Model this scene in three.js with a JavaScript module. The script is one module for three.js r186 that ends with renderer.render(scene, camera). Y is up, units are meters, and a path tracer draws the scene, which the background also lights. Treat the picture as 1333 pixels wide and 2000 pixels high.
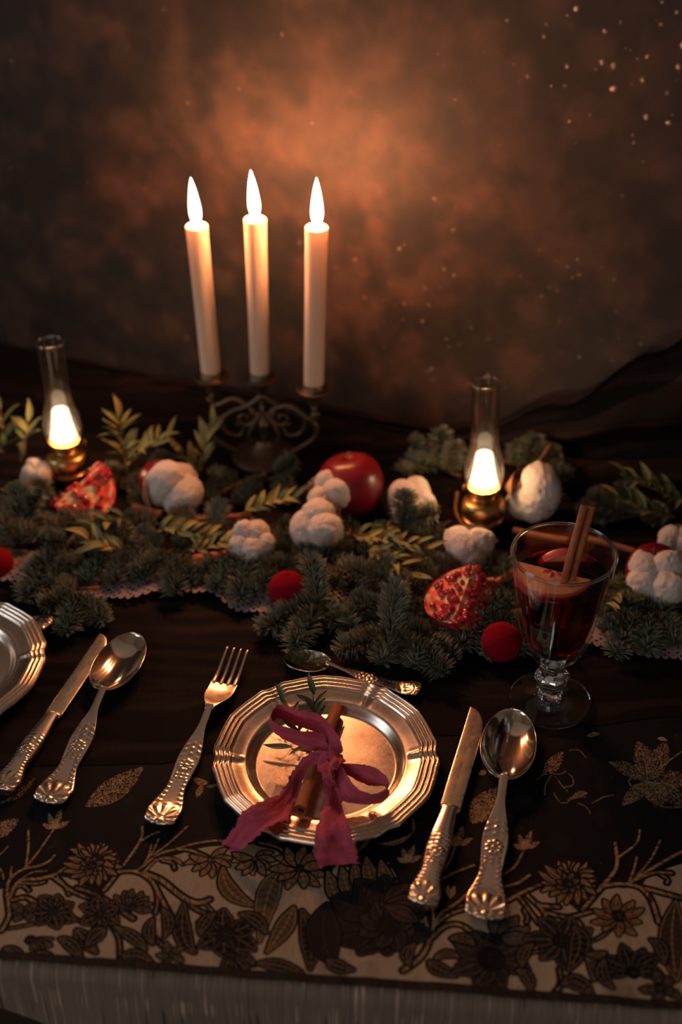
import * as THREE from 'three';
import { mergeGeometries, mergeVertices } from 'three/addons/utils/BufferGeometryUtils.js';
import { RectAreaLightUniformsLib } from 'three/addons/lights/RectAreaLightUniformsLib.js';

// ---------------------------------------------------------------- camera, light, exposure
const T = 0.75;                                   // height of the table top
const PITCH = THREE.MathUtils.degToRad(35), FOCAL = 2300;
const CAM = new THREE.Vector3(0, T + 0.714, 0.70);
const scene = new THREE.Scene();
scene.background = new THREE.Color(0.010, 0.012, 0.016);
const camera = new THREE.PerspectiveCamera(2 * Math.atan(1000 / FOCAL) * 180 / Math.PI, 1333 / 2000, 0.05, 20);
camera.position.copy(CAM);
camera.rotation.set(-PITCH, 0, 0);
camera.focus = 0.965;
camera.userData.fStop = 2.7;
const renderer = new THREE.WebGLRenderer();
renderer.toneMapping = THREE.LinearToneMapping;
renderer.toneMappingExposure = 1.0;
renderer.shadowMap.enabled = true;
RectAreaLightUniformsLib.init();
const CANDLE_LIGHT = 0.135, CANDLE_COLOR = new THREE.Color(1, 0.37, 0.14);
const LAMP_LIGHT = 0.020, LAMP_COLOR = new THREE.Color(1, 0.62, 0.32);
const WINDOW_LIGHT = 1.55, WINDOW_COLOR = new THREE.Color(0.74, 0.90, 1.0);
const CURTAIN_LIGHT = 1.7, CURTAIN_COLOR = new THREE.Color(1.0, 0.92, 0.84);   // a curtained window behind the camera

// ---------------------------------------------------------------- helpers
let seedState = 1;
const reseed = (s) => { seedState = s * 7919 + 13; };
function rnd() { seedState = (seedState + 0x6d2b79f5) | 0; let t = Math.imul(seedState ^ (seedState >>> 15), 1 | seedState); t = (t + Math.imul(t ^ (t >>> 7), 61 | t)) ^ t; return ((t ^ (t >>> 14)) >>> 0) / 4294967296; }
const rr = (a, b) => a + (b - a) * rnd();
const V = (x, y, z) => new THREE.Vector3(x, y, z);
const { lerp, smoothstep, clamp } = THREE.MathUtils;
const gauss = (x, w) => Math.exp(-(x * x) / (w * w));
function hash(x, y, z) { let n = Math.imul(x, 374761393) + Math.imul(y, 668265263) + Math.imul(z, 2147483647 ^ 1274126177); n = Math.imul(n ^ (n >>> 13), 1274126177); return ((n ^ (n >>> 16)) >>> 0) / 4294967296; }
function noise(x, y = 0, z = 0) {
  const ix = Math.floor(x), iy = Math.floor(y), iz = Math.floor(z), f = (t) => t * t * (3 - 2 * t), u = f(x - ix), v = f(y - iy), w = f(z - iz);
  const c = (a, b, d) => hash(ix + a, iy + b, iz + d);
  return lerp(lerp(lerp(c(0, 0, 0), c(1, 0, 0), u), lerp(c(0, 1, 0), c(1, 1, 0), u), v), lerp(lerp(c(0, 0, 1), c(1, 0, 1), u), lerp(c(0, 1, 1), c(1, 1, 1), u), v), w);
}
function fbm(x, y = 0, z = 0, o = 4) { let s = 0, a = 0.5, n = 0; for (let i = 0; i < o; i++) { s += a * noise(x, y, z); n += a; a *= 0.5; x = x * 2.03 + 7.1; y = y * 2.03 + 3.7; z = z * 2.03 + 1.3; } return s / n; }

const cp = Math.cos(PITCH), sp = Math.sin(PITCH);
function sight(px, py) { const a = (px - 666.5) / FOCAL, b = (1000 - py) / FOCAL; return V(a, -sp + b * cp, -cp - b * sp); }
function at(px, py, h = 0) { const d = sight(px, py); return CAM.clone().addScaledVector(d, (T + h - CAM.y) / d.y); }           // the place on the table (or h above it)
function away(px, py, dist) { const d = sight(px, py); return CAM.clone().addScaledVector(d, -dist / d.z); }                     // the place at a horizontal distance

const used = {};
function numbered(name) { const n = used[name] = (used[name] ?? -1) + 1; return n ? `${name}_${String(n).padStart(3, '0')}` : name; }
function tag(o, label, category, group) { o.userData.label = label; if (category) o.userData.category = category; if (group) o.userData.group = group; return o; }
function shade(o) { o.castShadow = true; o.receiveShadow = true; return o; }
function thing(name, label, category, pos, group) { const o = new THREE.Group(); o.name = numbered(name); o.position.copy(pos); scene.add(o); return tag(o, label, category, group); }
function part(name, geo, mat, parent) { const m = shade(new THREE.Mesh(geo, mat)); m.name = name; (parent ?? scene).add(m); return m; }
function structure(name, geo, mat) { const m = part(name, geo, mat); m.userData.kind = 'structure'; return m; }

// a sheet over u, v in 0..1; f returns [x, y, z] or [x, y, z, s, t]
function sheet(nu, nv, f, { wrapV = false, wrapU = false, flip = false, capU = false } = {}) {
  const pos = [], uv = [], idx = [], cols = wrapV ? nv : nv + 1, rows = wrapU ? nu : nu + 1;
  for (let i = 0; i < rows; i++) for (let j = 0; j < cols; j++) { const p = f(i / nu, j / nv); pos.push(p[0], p[1], p[2]); uv.push(p[3] ?? i / nu, p[4] ?? j / nv); }
  for (let i = 0; i < nu; i++) for (let j = 0; j < nv; j++) {
    const a = i * cols + j, b = i * cols + (j + 1) % cols, i2 = (i + 1) % rows, c = i2 * cols + j, d = i2 * cols + (j + 1) % cols;
    flip ? idx.push(a, b, c, b, d, c) : idx.push(a, c, b, b, c, d);
  }
  if (capU) for (const [row, s] of [[0, 1], [nu, -1]]) {
    const k = pos.length / 3; let x = 0, y = 0, z = 0;
    for (let j = 0; j < cols; j++) { const o = (row * cols + j) * 3; x += pos[o]; y += pos[o + 1]; z += pos[o + 2]; }
    pos.push(x / cols, y / cols, z / cols); uv.push(0.5, 0.5);
    for (let j = 0; j < cols; j++) { const a = row * cols + j, b = row * cols + (j + 1) % cols; (s > 0) !== flip ? idx.push(k, a, b) : idx.push(k, b, a); }
  }
  const g = new THREE.BufferGeometry();
  g.setAttribute('position', new THREE.Float32BufferAttribute(pos, 3)); g.setAttribute('uv', new THREE.Float32BufferAttribute(uv, 2)); g.setIndex(idx);
  g.computeVertexNormals();
  return g;
}
// a round bar along points; radius a number or a function of 0..1
function bar(points, radius, n = 24, m = 8, squash = 1) {
  const curve = new THREE.CatmullRomCurve3(points), fr = curve.computeFrenetFrames(n, false), r = typeof radius === 'number' ? () => radius : radius;
  return sheet(n, m, (u, v) => {
    const i = Math.round(u * n), p = curve.getPointAt(u), a = v * Math.PI * 2, q = r(u);
    p.addScaledVector(fr.normals[i], Math.cos(a) * q).addScaledVector(fr.binormals[i], Math.sin(a) * q * squash);
    return [p.x, p.y, p.z, u, v];
  }, { wrapV: true, capU: true });
}
function lathe(profile, n = 48, mod) { // profile: [radius, height]; mod(angle, k, radius) gives a new radius
  return sheet(profile.length - 1, n, (u, v) => { const k = Math.round(u * (profile.length - 1)), a = v * Math.PI * 2, [r0, y] = profile[k], r = mod ? mod(a, y, r0) : r0; return [r * Math.cos(a), y, r * Math.sin(a)]; }, { wrapV: true });
}
function smooth(points, n) { const c = new THREE.CatmullRomCurve3(points.map(([x, y]) => V(x, y, 0)), false, 'catmullrom', 0.5); return c.getPoints(n).map((p) => [Math.max(0, p.x), p.y]); }
const moved = (g, m) => g.clone().applyMatrix4(m);
const canvas = (w, h) => { const c = document.createElement('canvas'); c.width = w; c.height = h; return c; };
function picture(w, h, f, srgb = true) { // texture from f(x, y) -> [r, g, b] in 0..1
  const data = new Uint8Array(w * h * 4);
  for (let y = 0; y < h; y++) for (let x = 0; x < w; x++) { const c = f(x / w, y / h), o = (y * w + x) * 4; for (let k = 0; k < 3; k++) data[o + k] = clamp(c[k] ?? c[0], 0, 1) * 255; data[o + 3] = 255; }
  const t = new THREE.DataTexture(data, w, h); t.magFilter = THREE.LinearFilter; t.wrapS = t.wrapT = THREE.RepeatWrapping; t.needsUpdate = true;
  if (srgb) t.colorSpace = THREE.SRGBColorSpace;
  return t;
}
const lin = (r, g, b) => new THREE.Color().setRGB(r, g, b);
const std = (o) => new THREE.MeshStandardMaterial({ side: THREE.DoubleSide, ...o });
const phys = (o) => new THREE.MeshPhysicalMaterial({ side: THREE.DoubleSide, ...o });

// ---------------------------------------------------------------- materials
const grainTex = picture(256, 256, (x, y) => { const n = 0.5 * noise(x * 40, y * 40) + 0.5 * noise(x * 97, y * 97, 5); return [n]; }, false);
const tarnishTex = picture(512, 512, (x, y) => { const a = fbm(x * 9, y * 9, 2, 5), b = noise(x * 130, y * 130, 4); const v = 0.66 + 0.34 * (a - 0.5) + 0.10 * (b - 0.5); return [v, v, v]; }, false);
const scratchTex = (() => { // fine circling polish scratches
  const c = canvas(1024, 1024), g = c.getContext('2d'); reseed(5);
  g.fillStyle = '#808080'; g.fillRect(0, 0, 1024, 1024);
  for (let i = 0; i < 1500; i++) { const v = Math.floor(rr(70, 190)); g.strokeStyle = `rgba(${v},${v},${v},0.5)`; g.lineWidth = rr(0.8, 2.2); g.beginPath(); const a = rr(0, 7), r = rr(40, 500); g.arc(512 + rr(-90, 90), 512 + rr(-90, 90), r, a, a + rr(0.08, 0.6)); g.stroke(); }
  for (let i = 0; i < 350; i++) { const v = Math.floor(rr(60, 200)); g.fillStyle = `rgba(${v},${v},${v},0.35)`; g.beginPath(); g.arc(rr(0, 1024), rr(0, 1024), rr(1, 4), 0, 7); g.fill(); }
  const t = new THREE.CanvasTexture(c); t.wrapS = t.wrapT = THREE.RepeatWrapping; return t;
})();
const SILVER = lin(0.80, 0.62, 0.51);
const M = {
  plate: std({ color: SILVER, metalness: 1, roughness: 0.40, roughnessMap: tarnishTex, bumpMap: scratchTex, bumpScale: 0.00010 }),
  bowl: std({ color: lin(0.80, 0.68, 0.56), metalness: 1, roughness: 0.09 }),
  handle: std({ color: SILVER, metalness: 1, roughness: 0.22 }),
  blade: std({ color: lin(0.74, 0.60, 0.47), metalness: 1, roughness: 0.46, roughnessMap: tarnishTex }),
  bronze: std({ color: lin(0.13, 0.085, 0.055), metalness: 0.9, roughness: 0.48 }),
  brass: std({ color: lin(0.50, 0.30, 0.12), metalness: 1, roughness: 0.30 }),
  wax: phys({ color: lin(0.68, 0.55, 0.44), roughness: 0.9, transmission: 0.30, thickness: 0, specularIntensity: 0.4 }),
  wick: std({ color: lin(0.02, 0.015, 0.01), roughness: 1 }),
  flame: std({ color: 0x000000, emissive: lin(1, 0.80, 0.55), emissiveIntensity: 9 }),
  glow: std({ color: lin(0.9, 0.85, 0.75), emissive: lin(1, 0.84, 0.62), emissiveIntensity: 2.6, roughness: 0.6 }),
  clear: phys({ color: lin(0.97, 0.97, 0.97), roughness: 0.03, transmission: 1, thickness: 0, ior: 1.5 }),
  solid: phys({ color: lin(0.98, 0.98, 0.98), roughness: 0.02, transmission: 1, thickness: 0.01, ior: 1.5 }),
  chimney: phys({ color: lin(0.93, 0.90, 0.86), roughness: 0.06, transmission: 1, thickness: 0, ior: 1.5 }),
  wine: phys({ color: lin(0.98, 0.86, 0.86), roughness: 0.02, transmission: 1, thickness: 0.05, ior: 1.34, attenuationColor: lin(0.56, 0.020, 0.034), attenuationDistance: 0.019 }),
  bark: std({ color: lin(0.10, 0.055, 0.032), roughness: 0.9, bumpMap: grainTex, bumpScale: 0.0006 }),
  twigBark: std({ color: lin(0.20, 0.085, 0.038), roughness: 0.75 }),
  bract: std({ color: lin(0.20, 0.085, 0.045), roughness: 0.85 }),
  cotton: phys({ color: lin(0.58, 0.50, 0.465), roughness: 1, sheen: 0.25, sheenColor: lin(1, 0.95, 0.9), sheenRoughness: 0.9, bumpMap: grainTex, bumpScale: 0.0005, specularIntensity: 0.1 }),
  fibre: std({ color: lin(0.58, 0.50, 0.465), roughness: 1 }),
  felt: phys({ color: lin(0.24, 0.004, 0.014), roughness: 1, sheen: 0.5, sheenColor: lin(0.6, 0.05, 0.06), sheenRoughness: 0.6, specularIntensity: 0.1, bumpMap: grainTex, bumpScale: 0.0008 }),
  apple: phys({ map: picture(256, 256, (x, y) => { const n = fbm(x * 9, y * 3, 3), s = noise(x * 70, y * 6, 2); const k = smoothstep(n * 0.8 + s * 0.25 + 0.16 * Math.cos(x * 6.283 - 0.6), 0.60, 0.86); return [0.42 + 0.24 * k + 0.05 * s, 0.02 + 0.22 * k, 0.10 + 0.03 * k]; }), roughness: 0.36, clearcoat: 0.2, clearcoatRoughness: 0.2 }),
  rind: phys({ color: lin(0.46, 0.03, 0.03), roughness: 0.45, clearcoat: 0.2 }),
  pith: std({ map: picture(256, 256, (x, y) => { const n = fbm(x * 14, y * 14, 1, 4); const k = smoothstep(n, 0.42, 0.62); return [0.84, 0.26 + 0.48 * k, 0.20 + 0.36 * k]; }), roughness: 0.55 }),
  aril: phys({ color: lin(0.42, 0.012, 0.02), roughness: 0.16, clearcoat: 0.6, clearcoatRoughness: 0.1 }),
  appleFlesh: std({ map: picture(128, 128, (x, y) => { const n = fbm(x * 6, y * 6, 8); return [0.92 - 0.10 * n, 0.64 - 0.14 * n, 0.46 - 0.12 * n]; }), roughness: 0.4 }),
  appleSkin: phys({ color: lin(0.55, 0.07, 0.06), roughness: 0.3, clearcoat: 0.4 }),
};
const cinnamonTex = picture(256, 256, (x, y) => { const n = 0.6 * noise(x * 4, y * 60) + 0.4 * noise(x * 18, y * 120, 4); return [0.62 + 0.24 * (n - 0.5), 0.34 + 0.18 * (n - 0.5), 0.20 + 0.12 * (n - 0.5)]; });
cinnamonTex.repeat.set(18, 18);
M.cinnamon = std({ map: cinnamonTex, roughness: 0.75, bumpMap: cinnamonTex, bumpScale: 0.0005 });

// ---------------------------------------------------------------- the room
const ROOM = THREE.MathUtils.degToRad(-23), ROOM_AT = V(0.02, 0, -0.502);      // origin: foot of the painted back wall
const inRoom = new THREE.Matrix4().makeRotationY(ROOM).setPosition(ROOM_AT);
const roomBox = (w, h, d, x, y, z) => new THREE.BoxGeometry(w, h, d).translate(x, y, z).applyMatrix4(inRoom);
const RW = 3.6, RD = 3.4, RH = 2.7, LEFT = -1.55;
const plaster = std({ color: lin(0.46, 0.40, 0.34), roughness: 0.95, bumpMap: grainTex, bumpScale: 0.001 });
const boards = std({ map: picture(256, 256, (x, y) => { const n = fbm(x * 3, y * 40, 2); return [0.20 + 0.10 * n, 0.14 + 0.07 * n, 0.10 + 0.05 * n]; }), roughness: 0.6 });
structure('floor', roomBox(RW + 0.2, 0.1, RD + 0.2, LEFT + RW / 2, -0.05, RD / 2), boards);
structure('ceiling', roomBox(RW + 0.2, 0.1, RD + 0.2, LEFT + RW / 2, RH + 0.05, RD / 2), plaster);
structure('wall_right', roomBox(0.1, RH, RD, LEFT + RW + 0.05, RH / 2, RD / 2), plaster);
// the wall behind the camera has a wide curtained window
const FX0 = -0.55, FX1 = 0.75, FY0 = 0.95, FY1 = 2.25, fz = RD + 0.05;
structure('wall_front', mergeGeometries([
  roomBox(FX0 - LEFT, RH, 0.1, (LEFT + FX0) / 2, RH / 2, fz), roomBox(LEFT + RW - FX1, RH, 0.1, (LEFT + RW + FX1) / 2, RH / 2, fz),
  roomBox(FX1 - FX0, FY0, 0.1, (FX0 + FX1) / 2, FY0 / 2, fz), roomBox(FX1 - FX0, RH - FY1, 0.1, (FX0 + FX1) / 2, (RH + FY1) / 2, fz)]), plaster);
// the wall on the left has the window that gives the cool light
const WZ0 = 0.95, WZ1 = 2.00, WY0 = 1.30, WY1 = 2.45, wx = LEFT - 0.05;
structure('wall_left', mergeGeometries([
  roomBox(0.1, RH, WZ0, wx, RH / 2, WZ0 / 2), roomBox(0.1, RH, RD - WZ1, wx, RH / 2, (RD + WZ1) / 2),
  roomBox(0.1, WY0, WZ1 - WZ0, wx, WY0 / 2, (WZ0 + WZ1) / 2), roomBox(0.1, RH - WY1, WZ1 - WZ0, wx, (RH + WY1) / 2, (WZ0 + WZ1) / 2)]), plaster);
const white = std({ color: lin(0.6, 0.6, 0.58), roughness: 0.5 });
const win = structure('window_1', mergeGeometries([
  roomBox(0.04, WY1 - WY0, 0.04, wx, (WY0 + WY1) / 2, WZ0 + 0.02), roomBox(0.04, WY1 - WY0, 0.04, wx, (WY0 + WY1) / 2, WZ1 - 0.02), roomBox(0.04, WY1 - WY0, 0.03, wx, (WY0 + WY1) / 2, (WZ0 + WZ1) / 2),
  roomBox(0.04, 0.04, WZ1 - WZ0, wx, WY0 + 0.02, (WZ0 + WZ1) / 2), roomBox(0.04, 0.04, WZ1 - WZ0, wx, WY1 - 0.02, (WZ0 + WZ1) / 2)]), white);
const paneGlow = std({ color: 0x000000, emissive: WINDOW_COLOR, emissiveIntensity: 1.0, roughness: 0.3 });
for (const s of [0, 1]) { const z0 = WZ0 + 0.04 + s * (WZ1 - WZ0 - 0.03) / 2; part('window_pane', roomBox(0.006, WY1 - WY0 - 0.08, (WZ1 - WZ0) / 2 - 0.055, wx - 0.005, (WY0 + WY1) / 2, z0 + (WZ1 - WZ0) / 4 - 0.0275), paneGlow, win); }
const daylight = new THREE.RectAreaLight(WINDOW_COLOR, WINDOW_LIGHT, WZ1 - WZ0 - 0.08, WY1 - WY0 - 0.08);
daylight.name = 'window_light';
daylight.position.set(wx + 0.06, (WY0 + WY1) / 2, (WZ0 + WZ1) / 2).applyMatrix4(inRoom);
daylight.lookAt(V(wx + 2, (WY0 + WY1) / 2, (WZ0 + WZ1) / 2).applyMatrix4(inRoom));
scene.add(daylight);
const curtain = structure('window_2', sheetCurtain(), std({ color: lin(0.3, 0.28, 0.25), emissive: CURTAIN_COLOR, emissiveIntensity: 0.45, roughness: 1 }));
function sheetCurtain() { return sheet(80, 2, (u, v) => { const p = V(lerp(FX0, FX1, u), lerp(FY0, FY1, v), fz - 0.01 + 0.015 * Math.sin(u * 90)).applyMatrix4(inRoom); return [p.x, p.y, p.z]; }); }
const backlight = new THREE.RectAreaLight(CURTAIN_COLOR, CURTAIN_LIGHT, FX1 - FX0, FY1 - FY0);
backlight.name = 'curtain_light';
backlight.position.set((FX0 + FX1) / 2, (FY0 + FY1) / 2, RD - 0.05).applyMatrix4(inRoom);
backlight.lookAt(V((FX0 + FX1) / 2, (FY0 + FY1) / 2, 0).applyMatrix4(inRoom));
scene.add(backlight);

// back wall: mottled dark brown paint with flung pale specks; uv in metres
const paintTex = (() => {
  const N = 1024, c = canvas(N, N), g = c.getContext('2d'), im = g.createImageData(N, N);
  for (let y = 0; y < N; y++) for (let x = 0; x < N; x++) {
    const X = x / N * 1.6, Y = (1 - y / N) * 1.6, o = (y * N + x) * 4;
    const a = fbm(X * 5, Y * 5, 1, 5), b = fbm(X * 17 + 2 * a, Y * 17, 3, 5), d = fbm(X * 60, Y * 60, 9, 3);
    // scumbled all over with a dry brush
    const cloud = fbm(X * 30 + 0.6 * b, Y * 30, 6, 5);
    const v = 0.53 + 0.28 * (a - 0.5) + 0.50 * (b - 0.5) + 0.34 * (smoothstep(cloud, 0.36, 0.70) - 0.5) + 0.40 * (d - 0.5);
    const red = fbm(X * 8, Y * 8, 12, 3) - 0.5;
    im.data[o] = clamp(74 * v + 12 * red, 12, 255); im.data[o + 1] = clamp(51 * v - 5 * red, 9, 255); im.data[o + 2] = clamp(39 * v - 5 * red, 8, 255); im.data[o + 3] = 255;
  }
  g.putImageData(im, 0, 0); reseed(77);
  const speck = (x, y, r, al) => { g.fillStyle = `rgba(${190 + rr(0, 50) | 0},${160 + rr(0, 40) | 0},${140 + rr(0, 30) | 0},${al})`; g.beginPath(); g.ellipse(x / 1.6 * N, (1 - y / 1.6) * N, r / 1.6 * N, r * rr(0.7, 1.1) / 1.6 * N, rr(0, 3), 0, 7); g.fill(); };
  for (let i = 0; i < 240; i++) speck(1.14 + (rnd() + rnd() - 1) * 0.26, 1.27 + (rnd() + rnd() - 1) * 0.22, rr(0.0008, 0.0022), rr(0.3, 0.9));
  for (let i = 0; i < 26; i++) speck(rr(1.0, 1.25), rr(1.1, 1.3), rr(0.0022, 0.0036), rr(0.7, 1));
  for (let i = 0; i < 330; i++) speck(rr(0, 1.6), rr(0, 1.6), rr(0.0008, 0.0024), rr(0.15, 0.5));
  for (let i = 0; i < 70; i++) speck(0.95 + rr(-0.12, 0.14), 0.90 + rr(-0.1, 0.1), rr(0.0008, 0.0024), rr(0.15, 0.5));
  const t = new THREE.CanvasTexture(c); t.wrapS = t.wrapT = THREE.MirroredRepeatWrapping; t.colorSpace = THREE.SRGBColorSpace; return t;
})();
const paint = std({ map: paintTex, roughness: 0.72, bumpMap: paintTex, bumpScale: 0.002 });
structure('wall_back', roomBox(RW + 0.2, RH, 0.1, LEFT + RW / 2, RH / 2, -0.075), plaster);
tag(structure('painted_backdrop', sheetBoxWall(), paint), 'mottled dark brown hand-painted backdrop board with flung pale specks', 'backdrop');
function sheetBoxWall() {
  const g = new THREE.BoxGeometry(2.3, T + 0.60, 0.012).translate(-0.1, (T + 0.60) / 2, -0.006), p = g.attributes.position, uv = g.attributes.uv;
  for (let i = 0; i < p.count; i++) uv.setXY(i, (p.getX(i) + 0.8) / 1.6, p.getY(i) / 1.6);
  return g.applyMatrix4(inRoom);
}

// ---------------------------------------------------------------- the table and its cloths; u runs along the table, v towards the camera
const YAW = THREE.MathUtils.degToRad(-4.7), cy = Math.cos(YAW), sy = Math.sin(YAW);
const onTable = (u, v, h = 0) => V(u * cy + v * sy, T + h, -u * sy + v * cy);
const toTable = (p) => [p.x * cy - p.z * sy, p.x * sy + p.z * cy];
const wallV = (u) => { // where the back wall stands over table coordinate u
  const n = V(Math.sin(ROOM), 0, Math.cos(ROOM)), o = onTable(u, 0), d = V(sy, 0, cy); return (n.dot(ROOM_AT) - n.dot(V(o.x, 0, o.z))) / n.dot(d);
};
const FRONT = toTable(at(700, 1938))[1], BACK = -0.40, SIDE0 = -0.72, SIDE1 = 0.40;
{
  const t = thing('table', 'wooden table under the layered tablecloths', 'table', V(0, 0, 0)), oak = std({ map: boards.map, roughness: 0.6 });
  const m = new THREE.Matrix4().makeRotationY(YAW), box = (w, h, d, x, y, z) => new THREE.BoxGeometry(w, h, d).translate(x, y, z).applyMatrix4(m);
  const outline = new THREE.Shape(), f = FRONT - 0.004;   // its back edge runs along the backdrop
  outline.moveTo(SIDE0, -f); outline.lineTo(SIDE1, -f); outline.lineTo(SIDE1, -wallV(SIDE1) - 0.012); outline.lineTo(SIDE0, -wallV(SIDE0) - 0.012);
  const topGeo = new THREE.ExtrudeGeometry(outline, { depth: 0.026, bevelEnabled: true, bevelSize: 0.002, bevelThickness: 0.002, bevelSegments: 2 }).rotateX(-Math.PI / 2).translate(0, T - 0.0295, 0);
  part('table_top', topGeo.applyMatrix4(m), oak, t);
  for (const u of [SIDE0 + 0.06, SIDE1 - 0.06]) for (const v of [BACK + 0.16, FRONT - 0.06]) part('leg', box(0.05, T - 0.0315, 0.05, u, (T - 0.0315) / 2, v), oak, t);
  part('apron', box(SIDE1 - SIDE0 - 0.12, 0.07, 0.02, (SIDE0 + SIDE1) / 2, T - 0.0665, FRONT - 0.055), oak, t);
}
// linen undercloth: lies on the front strip of the table and hangs over its edge with a slanting hem
const linenTex = picture(1024, 512, (x, y) => {
  const weave = 0.5 + 0.25 * Math.sin(x * 1024 * 1.57) * Math.sin(y * 512 * 1.57), slub = smoothstep(noise(x * 260, y * 7, 3), 0.80, 0.93), dark = smoothstep(noise(x * 190, y * 5, 8), 0.80, 0.95), st = noise(x * 420, y * 2, 1);
  const v = 0.42 + 0.07 * weave + 0.26 * slub - 0.16 * dark + 0.08 * (st - 0.5);
  return [v * 1.06, v * 0.92, v * 0.82];
});
linenTex.repeat.set(4, 4);
const linen = phys({ map: linenTex, roughness: 0.95, specularIntensity: 0.2, bumpMap: linenTex, bumpScale: 0.0006 });
const roundEdge = (s, h0) => { // s: distance past the table's front edge along the cloth -> [v offset, height]
  const R = 0.012; if (s < 0) return [s, h0];
  const q = R * Math.PI / 2; if (s < q) { const a = s / R; return [R * Math.sin(a), h0 - R + R * Math.cos(a)]; }
  return [R + (s - q) * 0.05, h0 - R - (s - q)];
};
{
  const hem = (u) => clamp(0.040 + 0.40 * (u + 0.26), 0.016, 0.28) + 0.002 * Math.sin(u * 60);
  const g = sheet(120, 60, (a, b) => { const u = lerp(SIDE0, SIDE1, a), s = lerp(-0.10, hem(u), b); const [dv, h] = roundEdge(s, 0.0012); const fold = s > 0.012 ? 0.006 * Math.sin(u * 42 + 1) * smoothstep(s, 0.012, 0.12) : 0; const p = onTable(u, FRONT - 0.010 + dv + fold + (s > 0 ? 0.001 : 0), h); return [p.x, p.y, p.z, u, s]; });
  tag(part(numbered('linen_tablecloth'), g, linen), 'coarse brown linen undercloth hanging below the embroidered hem at the front edge', 'tablecloth');
}
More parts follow.
